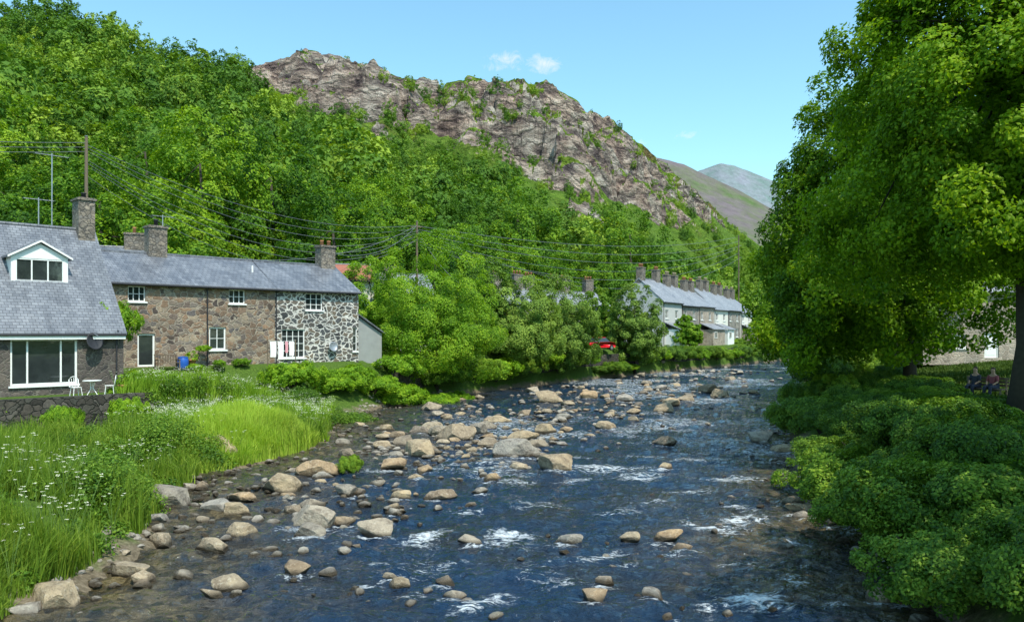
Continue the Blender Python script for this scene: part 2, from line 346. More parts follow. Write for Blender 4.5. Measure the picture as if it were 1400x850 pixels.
# ---------------------------------------------------------------- foliage
def unit(a): return a/np.maximum(np.linalg.norm(a,axis=1,keepdims=True),1e-6)
def leaves(cen,nor,size,rng,asp=.62,tri=False):
    n=len(cen); r=rng.normal(size=(n,3)); t=unit(np.cross(nor,r)); b=np.cross(nor,t)
    s=(size*(.65+.7*rng.random(n)))[:,None]*.5
    if tri:
        v=np.stack([cen-t*s-b*s*.6,cen+t*s-b*s*.6,cen+b*s],1)
    else:
        fold=nor*s*.18
        v=np.stack([cen-t*s,cen+b*s*asp-fold,cen+t*s,cen-b*s*asp-fold],1)
    k=v.shape[1]
    return v.reshape(-1,3),k
def crown(ells,n,leaf,clr,ncl,seed,tri=False,up=.4,shell=.8,low=-.8,flat=.95,ub=.25):
    rng=np.random.default_rng(seed); cc=[];cr=[]
    vol=np.array([e[3]*e[4]+e[4]*e[5] for e in ells]); vol=vol/vol.sum()
    for e,w in zip(ells,vol):
        k=max(4,int(ncl*w)); d=unit(rng.normal(size=(k*2,3))); d=d[d[:,2]>low][:k]; 
        lump=.82+.36*vn(d[:,0]*2.2+seed,d[:,1]*2.2+d[:,2]*1.7,seed)
        rr=np.where(rng.random(len(d))<shell,.86+.16*rng.random(len(d)),.3+.5*rng.random(len(d)))*lump
        cc.append(np.array(e[:3])+d*np.array(e[3:6])*rr[:,None]); cr.append(clr*(.5+1.0*rng.random(len(d))))
    cc=np.concatenate(cc); cr=np.concatenate(cr); ctint=rng.random(len(cc))
    p=cr**2; idx=rng.choice(len(cc),n,p=p/p.sum())
    C0=np.mean(np.array([e[:3] for e in ells]),axis=0)
    outd=unit(cc-C0)
    d=unit(rng.normal(size=(n,3))+outd[idx]*.6+np.array([0,0,ub]))
    pos=cc[idx]+d*(cr[idx]*(.45+.7*np.sqrt(rng.random(n))))[:,None]*np.array([1,1,flat])
    nor=unit(d*.5+outd[idx]*.5+np.array([0,0,up])+rng.normal(size=(n,3))*.42)
    v,k=leaves(pos,nor,leaf,rng,tri=tri)
    tint=np.clip(.42*ctint[idx]+.58*rng.random(n),0,1)
    return v,k,np.repeat(tint,k)
def crownmesh(name,mat,*a,**kw):
    v,k,t=crown(*a,**kw); return npmesh(name,v,np.arange(len(v)).reshape(-1,k),mat,False,{'tint':t})
def trunkmesh(pts,rads,targets,seed,limbr=.4):
    rnd=random.Random(seed); m=MB(); m.tube(pts,rads,10)
    for tg in targets:
        i=rnd.randint(max(1,len(pts)//2),len(pts)-1); a=Vector(pts[i]); b=Vector(tg)
        mid=a.lerp(b,.5)+Vector((rnd.uniform(-.1,.1),rnd.uniform(-.1,.1),.08))*(b-a).length
        r=rads[i]*limbr*1.4; m.tube([a,a.lerp(mid,.5)+Vector((0,0,.05)),mid,b],[r,r*.75,r*.5,r*.2],6)
    return m
def tree(name,label,loc,ells,n,leaf,clr,ncl,mat,tr,seed,cat='tree',group=None,top=None,lean=(0,0),nl=9,kw=None):
    root=thing(name,label,cat,loc,0,group); rnd=random.Random(seed)
    zt=top or max(e[2]+e[5]*.5 for e in ells); k=7
    cx=sum(e[0] for e in ells)/len(ells); cy=sum(e[1] for e in ells)/len(ells)
    pts=[(cx*(i/k)**1.5+lean[0]*math.sin(i/k*3)+rnd.uniform(-.05,.05)*zt*.2,cy*(i/k)**1.5+lean[1]*math.sin(i/k*3)+rnd.uniform(-.05,.05)*zt*.2,-.6+(zt+.6)*i/k) for i in range(k+1)]
    pts[0]=(0,0,-.8); rads=[tr*1.35]+[tr*(1-.85*i/k) for i in range(1,k+1)]
    tg=[]
    for i in range(nl):
        e=ells[i%len(ells)]; a=rnd.uniform(0,6.28); tg.append((e[0]+math.cos(a)*e[3]*.6,e[1]+math.sin(a)*e[4]*.6,e[2]+rnd.uniform(-.4,.6)*e[5]))
    trunkmesh(pts,rads,tg,seed).build('trunk',m_bark,root,True)
    link('crown',crownmesh('crown',mat,ells,n,leaf,clr,ncl,seed,**(kw or {})),root)
    return root

# big right-bank trees
tree('sycamore_tree','tall near sycamore with its trunk at the right edge of the picture',(17.0,27,2.6),
     [(.6,0,10.2,5.6,5.8,5.8),(.9,0,15.2,4.6,5,4.5),(-2.2,1,7.0,3.6,3.6,3.0),(-3.0,2.5,5.4,2.8,3,1.6),(.2,-3,6.6,4.4,3,3.0),(2.8,-1.5,6.6,4,4,3.),(3.5,-2,12,5,5,5.8),(-2.8,0,12.0,2.6,3,3.2)],270000,.165,.62,950,L_syc,.36,11,lean=(.25,0),nl=14)
tree('sycamore_tree','broad sycamore leaning over the river, second tree along the right bank',(21.2,43,2.6),
     [(-.2,0,9.3,6.4,6,6.0),(-3.4,-.5,7.6,3.7,4,4.8),(-1.0,-1,4.4,6.0,5,3.5),(-3.4,-1.2,2.7,3.4,3.4,2.3),(-1.5,0,13.4,4.0,4.5,3.6),(1,0,13.6,4.2,4.5,3.6),(5,-1,6.8,4,4,2.9),(5,0,10,5,5,6)],200000,.215,.7,760,L_syc,.3,12,nl=12)
tree('sycamore_tree','farthest large tree of the right bank hanging low over the bend of the river',(24.3,60,2.8),
     [(-.2,0,6.4,5.2,5,5.2),(-1.3,0,2.4,5.2,4.5,2.8),(.9,0,10.4,4.2,4,4.2),(3.6,0,13.5,3.6,4,3.6),(5,0,8,5,5,5.2),(6,2,10.6,5,5,5.2)],90000,.29,.85,400,L_syc,.38,13,nl=10)
tree('sycamore_tree','sycamore beside the bridge casting shade over the right bank thicket',(14.2,9.8,2.6),
     [(0,0,7.4,5.2,5.4,3.6),(.5,0,10.2,3.4,3.6,2.6),(2.2,4.2,8.6,4.2,4.2,3.2)],24000,.34,1.0,150,L_syc,.35,14,nl=8)
for i,(px,d,s) in enumerate([(1240,82,1.1),(1330,86,1.),(1430,80,1.1),(1170,98,1.2),(1500,74,1.),(1090,150,1.1),(1290,105,1.3)]):
    x=(px-700)/F*d
    tree('woodland_tree',['dark tree in the shade behind the white-windowed stone house','tall tree rising behind the stone house on the right bank','tree at the back of the right bank garden','tree far up the right bank behind the sycamores','tree at the right edge beyond the stone house','small tree at the distant river bend','rearmost tree of the right bank wood'][i],(x,d,2.8),
     [(0,0,7*s,5*s,5*s,6.2*s)],9000,.5,1.1,90,L_syc,.35,200+i,nl=6)

MID=[(597,62,4.5,318,L_vivid,'large bright green sycamore standing right of the white-pointed cottage'),
(508,69,2.8,358,L_bright,'bright green tree just behind the end of the cottage row'),
(546,73,3.0,384,L_mid,'rounded tree between the cottage row and the large bright sycamore'),
(664,74,3.6,366,L_shrub,'dark green tree tucked right behind the large bright sycamore'),
(706,75,4.1,388,L_will,'dense bushy willow hanging over the retaining wall, left of three'),
(762,81,3.9,382,L_will,'dense bushy willow over the retaining wall, middle one of three'),
(868,95,3.2,388,L_will,'round light green willow left of the far slate-roofed terrace, right one of three'),
(938,111,1.9,432,L_bright,'small tree in front of the nearest house of the far terrace'),
(1030,147,2.4,440,L_vivid,'yellow green shrub at the far end of the terrace by the river bend'),
(1008,139,1.3,464,L_mid,'green shrub below the porches of the far terrace'),
(1062,152,3.2,410,L_mid,'green tree at the river bend between terrace and sycamores'),
(818,103,2.6,396,L_mid,'slim dark tree behind the red car before the village houses')]
for i,(px,d,r,ty,mt,lab) in enumerate(MID):
    x=(px-700)/F*d; z0=max(1.0,g1(x,d)); ztop=H+(HY-ty)*d/F; hh=ztop-z0
    ells=[(0,0,hh*.58,r*.92,r*.95,hh*.42),(r*.15,0,hh*.3,r*.92,r,hh*.31),(-r*.25,-.3,hh*.32,r*.8,r*.85,hh*.31)]
    n=int(np.interp(d,[60,150],[72000,12000])*(r/3.5))
    tree('broadleaf_tree' if hh>5 else 'shrub',lab,(x,d,z0),ells,n,.165*d/75,.44*r/3.4,300,mt,.16 if hh>5 else .08,40+i,cat='tree' if hh>5 else 'shrub',nl=7)

# shrub prototypes
def shrub_proto(name,label,mat,seed,n,leaf,loc,sc,group=None,r=1.3,hh=1.0,cat='shrub'):
    root=thing(name,label,cat,loc,0,group); root.scale=(sc,)*3
    m=MB(); rnd=random.Random(seed)
    for k in range(7):
        a=rnd.uniform(0,6.28); m.tube([(0,0,-.2),(math.cos(a)*.3,math.sin(a)*.3,.4),(math.cos(a)*r*.6,math.sin(a)*r*.6,.9*hh)],[.04,.03,.012],5)
    m.build('stem',m_bark,root)
    link('foliage',crownmesh('foliage',mat,[(0,0,.45*hh,r,r,.6*hh),(r*.5,r*.2,.6*hh,r*.7,r*.6,.5*hh),(-r*.5,-r*.4,.5*hh,r*.7,r*.5,.55*hh)],n,leaf,.17,230,seed,up=.4,low=-.6,shell=.6),root)
    return root
protos=[]
rnd=random.Random(5)
SH=[]
for y in [11.5,13.2,15,16.8,18.8,21,23.2,25.6,28.2,31,34,37.5,41]:
    for off in (1.2,2.9,4.6,6.4):
        if y>38 and off>4: continue
        SH.append((float(Rf(y))+off+rnd.uniform(-.7,.7),y+rnd.uniform(-.8,.8),off))
labs={1.2:'leafy shrub hanging over the water along the right bank thicket',2.9:'leafy shrub halfway up the slope of the right bank thicket',4.6:'leafy shrub at the top of the right bank thicket',6.4:'leafy shrub in the shade at the back of the right bank thicket'}
for i,(x,y,off) in enumerate(SH):
    g='shrubs of the right bank thicket'
    sc=rnd.uniform(.75,1.3)
    zs=rnd.uniform(.6,1.2)*(1. if off<3 else .68)
    if i<3: protos.append(shrub_proto('bank_shrub',labs[off],L_shrub if i!=1 else L_mid,60+i,36000,.062,(x,y,g1(x,y)-.05),sc*.9,g))
    else:
        dup(protos[rnd.choice([0,0,1,2,2,2])],(x,y,g1(x,y)-.05),rnd.uniform(0,6.28),(sc*rnd.uniform(.9,1.35),sc*rnd.uniform(.9,1.35),sc*zs),labs[off],g)
for i,(px,d,s) in enumerate([(1105,46,1.2),(1140,42,1.0),(1185,43,1.),(1125,54,1.6),(1170,58,1.5),(1225,50,.9)]):
    x=(px-700)/F*d; dup(protos[i%3],(x,d,g1(x,d)),i*1.3,s,'dark shaded bush among the trunks of the right bank sycamores','bushes under the sycamores')
lb=shrub_proto('riverside_bush','bright bramble bush on the bank below the white-pointed cottage',L_bright,80,19000,.09,(-13.2,48.5,1.8),1.2,'brambles below the cottages')
for i,(px,d,s) in enumerate([(455,51,.9),(478,53,1.1),(510,54.5,1.1),(540,56,1.2),(568,58,1.1),(592,59,1.),(615,61,1.),(545,59,1.4)]):
    x=(px-700)/F*d; dup(lb,(x,d,g1(x,d)-.1),i*1.1,(s*1.2,s*1.2,s*.95),'bright bramble bush on the bank below the white-pointed cottage','brambles below the cottages')
rs=random.Random(8); i=0; y=62.
while y<150:
    x=float(Lf(y))-rs.uniform(.1,1.0); s=rs.uniform(.8,1.35)*(1+max(0,y-90)/200); carz=86<y<94.5
    dup([protos[1],lb,protos[0]][i%3],(x,y,.7 if carz else rs.uniform(.9,1.9)),i*1.7,(s*1.3,s*1.3,s*(.7 if carz else 1.15)),'green shrub spilling over the river wall between the willows and the bend','shrubs along the river wall')
    i+=1; y+=2.1*s*(1+max(0,y-70)/90)
dup(lb,(-20.5,40.8,4.6),.4,(.95,.75,1.6),'bright green climber growing up the gap between slate-roofed house and stone cottage','climber at the cottage corner')
x,y=onwater(478,645); dup(protos[1],(x,y,max(0,g1(x,y))),.9,(.35,.35,.5),'lone leafy weed clump growing among the boulders beside the rounded grey one','weed clump in the rock field')
for i,(px,py,d,s) in enumerate([(175,530,38.6,.28),(160,538,38,.3),(185,515,41,.3),(215,514,42,.3),(268,507,46,.35),(300,500,48,.3),(330,499,49,.35),(278,480,47.5,.3)]):
    x,y,z=W(px,py,d); dup(lb,(x,y,z),i,s,'small garden plant on the terrace in front of the stone cottages','terrace garden plants')
for i,t in enumerate((-9.2,-6.1,-3.4,-.8)):
    dup(lb,(-16.9+.7*t,37.0+.7*t,[.7,.3,.9,1.1][i]),i*2.1,(.6,.35,.8),'ivy patch clinging to the dark patio retaining wall','ivy on the patio wall')

# hill forest
TP=[]
for i in range(4):
    r=thing('hillside_tree','round leafy tree low on the hillside behind the riverside houses','tree',(0,0,0),0,'trees on the lower hillside')
    hh=9+i*1.1
    trunkmesh([(0,0,-2),(.1,0,hh*.3),(0,.2,hh*.6),(0,0,hh*.85)],[.3,.24,.15,.06],[(2,1,hh*.6),(-2,.6,hh*.55),(.5,-2,hh*.6)],i).build('trunk',m_bark,r,True)
    link('crown',crownmesh('crown',L_hill,[(0,0,hh*.62,3.7+.3*i,3.8,hh*.42),(1.5,-.8,hh*.45,2.7,2.6,hh*.3),(-1.6,.4,hh*.5,2.6,2.6,hh*.3)],19000,.23,.58,170,300+i),r)
    TP.append(r)
farp=[]
for i in range(6):
    v,k,t=crown([(0,0,5.4,3.7,3.7,4.2),(1.6*(i-2.5)*.5,-1.0,3.8,2.8,2.8,3)],2100,.46,.66,76,400+i,tri=True); farp.append((v,t))
rng=np.random.default_rng(9)
VV=[];TT=[]; used=[0]*4; cnt=0
sp=7.4
for gy in np.arange(58,640,sp):
    ssp=sp if gy<260 else sp*1.1
    for gx in np.arange(-.95*gy,.42*gy,ssp):
        x=gx+rng.uniform(-.5,.5)*ssp; y=gy+rng.uniform(-.5,.5)*sp
        u=700+F*x/y
        if u<-90 or u>1150: continue
        Df=float(Dff(u)); Dr=float(Drf(u)); 
        if y<Df+2 or y>Dr+4: continue
        z,rm=hill(np.array([u]),np.array([y])); z=float(z[0]); rm=float(rm[0])
        t=(y-Df)/(Dr-Df)
        cl=float(fbm(np.array([x/32]),np.array([y/32]),3,90)[0])
        s=rng.choice([.75,.95,1.15,1.35,1.6])*rng.uniform(.9,1.1)
        e=(z-H)/y*F; lim=float(rocklow(np.array(u)))
        if rm>.4 or (u>335 and u<900 and e>lim-26*min(1,(u-335)/40)):
            if cl<.515 : continue
            if rng.random()<.2: continue
            s=min(s,1.1)*.6
        elif u>330 and e>lim-70: s=min(s,1.0)*.85
        if u>720 and t>.22:
            if cl<.44: continue
            s=min(s,1.2)*.78
        if u>300 and t>.9: s=min(s,1.1)*.5
        if y<Df+36 and u<1000 and cnt<200 and y<170:
            i=rng.integers(4); 
            if used[i]==0:
                r=TP[i]; r.location=(x,y,z-.5); r.scale=(s,s,s); used[i]=1
            else:
                dup(TP[i],(x,y,z-.5),rng.uniform(0,6.28),(s*rng.uniform(.9,1.2),s,s*rng.uniform(.8,1.2)))
            cnt+=1
        else:
            v,tt=farp[rng.integers(6)]; a=rng.uniform(0,6.28); ca,sa=math.cos(a),math.sin(a)
            q=v*np.array([s,s,s*rng.uniform(.8,1.3)]); q=np.stack([q[:,0]*ca-q[:,1]*sa+x,q[:,0]*sa+q[:,1]*ca+y,q[:,2]+z-.8],1)
            VV.append(q.astype(np.float32)); TT.append(np.clip(tt*.35+(rng.random()*.95+.3*(cl-.45))*.62,0,1))
print('near trees',cnt,'far',len(VV))
V=np.concatenate(VV); T=np.concatenate(TT)
tag(link('hillside_woodland',npmesh('hillside_woodland',V,np.arange(len(V)).reshape(-1,3),L_far,False,{'tint':T})),'dense broadleaf woodland covering the hillside up to the crag','woodland',kind='stuff')

# ---------------------------------------------------------------- houses
class Fr:
    def __init__(s,ox,oy,ax,ay,z0):
        l=math.hypot(ax,ay); s.O=(ox,oy); s.a=(ax/l,ay/l); s.z0=z0; s.ang=math.atan2(ay,ax); s.n=(-s.a[1],s.a[0])
    def at(s,px,py,yy=0):
        ox=s.O[0]+s.n[0]*yy; oy=s.O[1]+s.n[1]*yy; k=(px-700)/F
        t=(k*oy-ox)/(s.a[0]-k*s.a[1]); d=oy+s.a[1]*t
        return t,H+(HY-py)*d/F-s.z0
    def rect(s,x0,x1,y0,y1,yy=0):
        a,zt=s.at(x0,y0,yy); b,_=s.at(x1,y0,yy); xm=(x0+x1)/2
        return (a,b,s.at(xm,y1,yy)[1],s.at(xm,y0,yy)[1])
    def world(s,x,y,z): return (s.O[0]+s.a[0]*x+s.n[0]*y,s.O[1]+s.a[1]*x+s.n[1]*y,s.z0+z)
def window(root,x0,x1,z0,z1,y=.12,nx=2,nz=2,fw=.06,bar=.03,frame=m_white,sill=True,name='window'):
    m=MB(); m.box(x0,x0+fw,y-.04,y+.04,z0,z1); m.box(x1-fw,x1,y-.04,y+.04,z0,z1); m.box(x0+fw,x1-fw,y-.04,y+.04,z0,z0+fw); m.box(x0+fw,x1-fw,y-.04,y+.04,z1-fw,z1)
    for i in range(1,nx):
        c=x0+(x1-x0)*i/nx; m.box(c-bar/2-.005,c+bar/2+.005,y-.03,y+.03,z0+fw,z1-fw)
    for i in range(1,nz):
        c=z0+(z1-z0)*i/nz; m.box(x0+fw,x1-fw,y-.025,y+.025,c-bar/2,c+bar/2)
    w=m.build(name,frame,root)
    p=MB(); p.box(x0+fw*.5,x1-fw*.5,y+.01,y+.02,z0+fw*.5,z1-fw*.5); p.build('pane',m_glass,w)
    if sill:
        q=MB(); q.box(x0-.08,x1+.08,-.09,y-.045,z0-.09,z0-.004); q.build('sill',m_white if frame is m_white else m_grey,w)
    return w
def door(root,x0,x1,z0,z1,mat,y=.14):
    m=MB(); m.box(x0,x0+.08,y-.05,y+.05,z0,z1); m.box(x1-.08,x1,y-.05,y+.05,z0,z1); m.box(x0+.08,x1-.08,y-.05,y+.05,z1-.08,z1)
    m.box(x0+.08,x1-.08,y,y+.04,z0,z1-.08)
    for a,b in ((.1,.42),(.52,.9)):
        m.box(x0+.2,x1-.2,y-.02,y-.001,z0+(z1-z0)*a,z0+(z1-z0)*b)
    d=m.build('door',mat,root); k=MB(); k.lathe([(.02,0),(.035,.02),(.035,.04),(.01,.06)],(x1-.2,y-.04,z0+1),8); k.build('handle',m_grey,d)
    return d
def facade(m,L,E,ops,y=0,rev=.2,x00=0,zb=-.4):
    xs=sorted({x00,L}|{o[0] for o in ops}|{o[1] for o in ops}); zs=sorted({zb,E}|{o[2] for o in ops}|{o[3] for o in ops})
    for a,b in zip(xs,xs[1:]):
        for c,d in zip(zs,zs[1:]):
            cx,cz=(a+b)/2,(c+d)/2
            if any(o[0]<cx<o[1] and o[2]<cz<o[3] for o in ops): continue
            m.poly([(a,y,c),(b,y,c),(b,y,d),(a,y,d)])
    for o in ops:
        x0,x1,z0,z1=o[:4]; r=y+rev
        m.poly([(x0,y,z0),(x0,y,z1),(x0,r,z1),(x0,r,z0)]); m.poly([(x1,y,z0),(x1,r,z0),(x1,r,z1),(x1,y,z1)])
        m.poly([(x0,y,z0),(x0,r,z0),(x1,r,z0),(x1,y,z0)]); m.poly([(x0,y,z1),(x1,y,z1),(x1,r,z1),(x0,r,z1)])
        m.poly([(x0,r,z0),(x1,r,z0),(x1,r,z1),(x0,r,z1)])
def shell(root,L,D,E,R,ops,wm,rm,ov=.28,vg=.06,thick=.11):
    m=MB(); facade(m,L,E,ops)
    z=-.4
    m.poly([(0,0,z),(0,0,E),(0,D/2,R-.05),(0,D,E),(0,D,z)]); m.poly([(L,0,z),(L,D,z),(L,D,E),(L,D/2,R-.05),(L,0,E)]); m.poly([(0,D,z),(0,D,E),(L,D,E),(L,D,z)])
    m.build('wall',wm,root)
    sl=(R-E)/(D/2); r=MB(); t=thick
    r.extrude_x([(-ov,E-ov*sl+.02),(D/2,R+.02),(D+ov,E-ov*sl+.02),(D+ov,E-ov*sl+.02+t),(D/2,R+.02+t*1.2),(-ov,E-ov*sl+.02+t)],-vg,L+vg)
    ro=r.build('roof',rm,root)
    q=MB(); q.tube([(-vg+.01,D/2,R+.15),(L+vg-.01,D/2,R+.15)],.09,8); q.build('ridge_tiles',m_slate_dk,ro)
    g=MB(); g.tube([(0,-ov-.05,E-ov*sl+.03),(L,-ov-.05,E-ov*sl+.03)],.055,8); g.build('gutter',m_dark,root)
def pipe(root,x,E,y=-.07,z0=0.):
    m=MB(); m.tube([(x,y,z0),(x,y,E-.3),(x,-.28,E-.1)],.04,8); m.build('downpipe',m_dark,root)
def chimney(root,x,y,z0,z1,w,d,pots,mat=m_stoneC,pm=m_pot,ph=.35):
    m=MB(); m.box(x-w/2,x+w/2,y-d/2,y+d/2,z0,z1-.15); m.box(x-w/2-.07,x+w/2+.07,y-d/2-.07,y+d/2+.07,z1-.15,z1-.05); m.box(x-w/2,x+w/2,y-d/2,y+d/2,z1-.05,z1)
    c=m.build('chimney',mat,root)
    for i in range(pots):
        q=MB(); cx=x+(i-(pots-1)/2)*w/max(pots,1); q.lathe([(.13,0),(.11,ph*.8),(.14,ph*.85),(.14,ph),(.1,ph)],(cx,y,z1),10); q.build('chimney_pot',pm,c,True)
    return c
def aerial(root,x,y,z0,z1,arm=1.2,n=7):
    m=MB(); m.tube([(x,y,z0),(x,y,z1)],.03,6); m.tube([(x-arm*.5,y,z1-.1),(x+arm*.5,y,z1-.1)],.018,5)
    for i in range(n):
        xx=x-arm*.5+arm*i/(n-1); m.tube([(xx,y-.22,z1-.1),(xx,y+.22,z1-.1)],.01,4)
    m.build('aerial',m_grey,root)

# left slate-roofed house
A=(.7,.716)
f1=Fr(-26.3,32.84,A[0],A[1],2.1)
h1=thing('slate_roofed_house','slate-roofed house at left edge with white dormer and wide white picture window','house',(f1.O[0],f1.O[1],2.1),f1.ang)
w1=f1.rect(14,106,463,526)
L1=10.0;D1=8.4;E1=3.12;R1=8.2
shell(h1,L1,D1,E1,R1,[w1],m_stoneL,m_slate)
ww=window(h1,*w1,nx=1,nz=1,fw=.09)
mm=MB(); 
for q in (.25,.75):
    c=w1[0]+(w1[1]-w1[0])*q; mm.box(c-.035,c+.035,.07,.17,w1[2]+.1,w1[3]-.1)
mm.build('mullion',m_white,ww)
mm=MB(); mm.box(0,L1,-.3,-.27,E1-.52,E1-.36); mm.build('fascia',m_white,h1)
c_x,c_z=f1.at(100,270,4.2)
chimney(h1,L1-.5,4.2,R1-1.2,c_z+.0,.8,1.0,1,m_stoneC,m_dark,.3)
aerial(h1,L1-1.9,4.6,R1,f1.at(85,212,4.6)[1],1.6)
aerial(h1,L1-2.6,4.3,R1-.1,f1.at(70,272,4.3)[1],1.4,6)
sl=(R1-E1)/4.2; yd=1.75; zb=E1+yd*sl
dx0,dx1,dz0,dz1=f1.rect(15,93,351,390,yd)
dz0=zb-.02; pk=f1.at(53,331,yd)[1]
m=MB(); wn=(dx0+.18,dx1-.18,dz0+.14,dz1-.1)
facade(m,dx1,dz1,[wn],y=yd,x00=dx0,zb=dz0-.25)
yb=(dz1-E1)/sl
m.poly([(dx0,yd,dz0-.25),(dx0,yd,dz1),(dx0,yb,dz1)]); m.poly([(dx1,yd,dz0-.25),(dx1,yb,dz1),(dx1,yd,dz1)])
m.poly([(dx0,yd,dz1),(dx1,yd,dz1),((dx0+dx1)/2,yd,pk-.06)])
dm=m.build('dormer',m_white,h1)
xm=(dx0+dx1)/2
window(dm,*wn,y=yd+.06,nx=3,nz=1,fw=.07,bar=.05,sill=False)
m=MB(); yk=(pk-E1)/sl+.3; ov=.18; dd=(pk-dz1)/((dx1-dx0)/2)
for sgn in(-1,1):
    xe=xm+sgn*((dx1-dx0)/2+ov); ze=dz1-ov*dd
    P=[(xm,yd-.16,pk),(xe,yd-.16,ze),(xe,yb+.3,ze),(xm,yk,pk)]
    Q=[(a,b,c+.09) for a,b,c in P]
    m.poly(P);m.poly(Q); m.poly([P[0],P[1],Q[1],Q[0]]); m.poly([P[1],P[2],Q[2],Q[1]]); m.poly([P[2],P[3],Q[3],Q[2]])
m.build('dormer_roof',m_slate_dk,dm)
m=MB()
for sgn in(-1,1):
    xe=xm+sgn*((dx1-dx0)/2+ov); ze=dz1-ov*dd
    m.poly([(xm,yd-.18,pk+.1),(xe,yd-.18,ze+.1),(xe,yd-.18,ze-.0),(xm,yd-.18,pk-.0)])
m.build('bargeboard',m_white,dm)
sx,sz=f1.at(128,467,-.3)
m=MB(); prof=[(0.001,0),(.2,.02),(.36,.07),(.42,.11),(.43,.12),(.36,.085),(.2,.04),(.001,.02)]
m.lathe(prof,(0,0,0),20); dsh=m.build('satellite_dish',m_dark,h1,True); dsh.location=(sx,-.3,sz); dsh.rotation_euler=(R_(75),0,R_(15))
m=MB(); m.tube([(0,0,0),(0,-.1,-.1),(0,.0,-.3)],.02,6); m.tube([(0,.4,.1),(0,.15,.45)],.015,5); m.build('bracket',m_grey,dsh)
pipe(h1,L1-.35,E1)
# cottage row
f2=Fr(-22.8,43.6,A[0],A[1],3.05)
LA=f2.at(376,450)[0]; LB=f2.at(490,450)[0]-LA
hA=thing('stone_cottage','long brown rubble stone cottage with slate roof in the middle of the row','house',(f2.O[0],f2.O[1],3.05),f2.ang)
E2=4.8;R2=6.6;D2=6.
ops=[f2.rect(175,199,391,412),f2.rect(313,335,396,415),f2.rect(286,309,447,478),f2.rect(188,212,456,501)]
shell(hA,LA-.003,D2,E2,R2,ops,m_stoneA,m_slate)
window(hA,*ops[0],nx=3,nz=2); window(hA,*ops[1],nx=3,nz=2); window(hA,*ops[2],nx=2,nz=2,fw=.09)
o=ops[3]; d_=window(hA,*o,nx=1,nz=1,fw=.1,name='door',sill=False)
pipe(hA,f2.at(283,450)[0],E2); pipe(hA,f2.at(151,450)[0],E2)
x_,z_=f2.at(213,309,3.); chimney(hA,x_,3.,R2-.7,z_,1.1,.7,1,m_stoneC,m_dark,.4)
aerial(hA,x_+.5,3.2,z_-.6,z_+.75,1.3)
m=MB(); q=f2.at(345,372,1.6); m.tube([(q[0],1.6,E2+.8),(q[0],1.6,E2+1.5)],.06,8); m.build('vent_pipe',m_white,hA)
fB=Fr(*f2.world(LA,0,0)[:2],A[0],A[1],3.05)
hB=thing('stone_cottage','white-pointed dark stone cottage at the right end of the row','house',(fB.O[0],fB.O[1],3.05),fB.ang)
ops=[fB.rect(418,441,401,424),fB.rect(385,417,450,489),fB.rect(484.5,489,448,480)]
ops[2]=(LB-.45,LB-.1,ops[2][2],ops[2][3])
shell(hB,LB,D2,E2,R2,ops,m_stoneB,m_slate)
window(hB,*ops[0],nx=3,nz=3); window(hB,*ops[1],nx=4,nz=4,fw=.07); window(hB,*ops[2],nx=1,nz=3,fw=.05)
pipe(hB,.05,E2)
x_,z_=fB.at(435,335,3.); chimney(hB,LB-.75,3.,R2-.7,z_,1.15,.8,2,m_stoneC,m_pot,.35)
m=MB(); s2=LB+.01
m.poly([(s2,.3,-.5),(s2+2.2,.3,-.5),(s2+2.2,.3,1.9),(s2,.3,3.2)]); m.poly([(s2+2.2,.3,-.5),(s2+2.2,5,-.5),(s2+2.2,5,1.9),(s2+2.2,.3,1.9)])
lt=m.build('lean_to',m_render,hB)
m=MB(); P=[(s2,.1,3.25),(s2+2.4,.1,1.85),(s2+2.4,5.2,1.85),(s2,5.2,3.25)]; Q=[(a,b,c+.1) for a,b,c in P]; m.poly(P);m.poly(Q)
for i in range(4): j=(i+1)%4; m.poly([P[i],P[j],Q[j],Q[i]])
m.build('lean_to_roof',m_slate_dk,lt)
dx,dz=fB.at(455,474,-.2); m=MB(); m.lathe(prof,(0,0,0),16); k=m.build('satellite_dish',m_grey,hB,True); k.location=(dx,-.2,dz); k.scale=(.8,)*3; k.rotation_euler=(R_(75),0,0)
# houses behind
def backhouse(name,label,px0,d0,ax,ay,L,z0,E,R,D,wm,rm,chims,pots=2,ops=None,pm=m_pot,ch=1.25):
    f=Fr((px0-700)/F*d0,d0,ax,ay,z0); h=thing(name,label,'house',(f.O[0],f.O[1],z0),f.ang); shell(h,L,D,E,R,ops or [],wm,rm)
    for cx in chims: chimney(h,cx,D/2,R-.6,R+ch,1.4,.8,pots,m_stoneC,pm,.45)
    for o in ops or []:
        if o[2]<.3: door(h,*o,m_white)
        else: window(h,*o,nx=2,nz=2,fw=.09)
    return h,f
backhouse('village_house','house behind the cottage row with a red tiled roof and white gable',456,68,1,.3,3.4,3.2,6.3,7.7,6,m_cream,m_red,[])
backhouse('village_house','slate-roofed house glimpsed behind the row at its brown cottage',128,58,.9,.4,4.5,3.2,6.5,8.2,6,m_render,m_slate_dk,[2.6],1)
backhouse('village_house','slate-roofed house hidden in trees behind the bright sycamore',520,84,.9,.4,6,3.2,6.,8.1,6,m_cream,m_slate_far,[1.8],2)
labD=['village house behind the willows, chimney nearest the bright sycamore','village house behind the willows, middle one of three','village house behind the willows, one nearest the far terrace']
for i in range(3):
    s=i*6.2; x0=-1.5+.8*s; y0=99+.6*s
    backhouse('village_house',labD[i],700+F*x0/y0,y0,.8,.6,6.19,3.3,5.4,7.4-.12*i,6,m_cream if i==1 else m_stoneF,m_slate_far,[.6 if i else 1.6,4.9],3,None,m_pot,1.9)
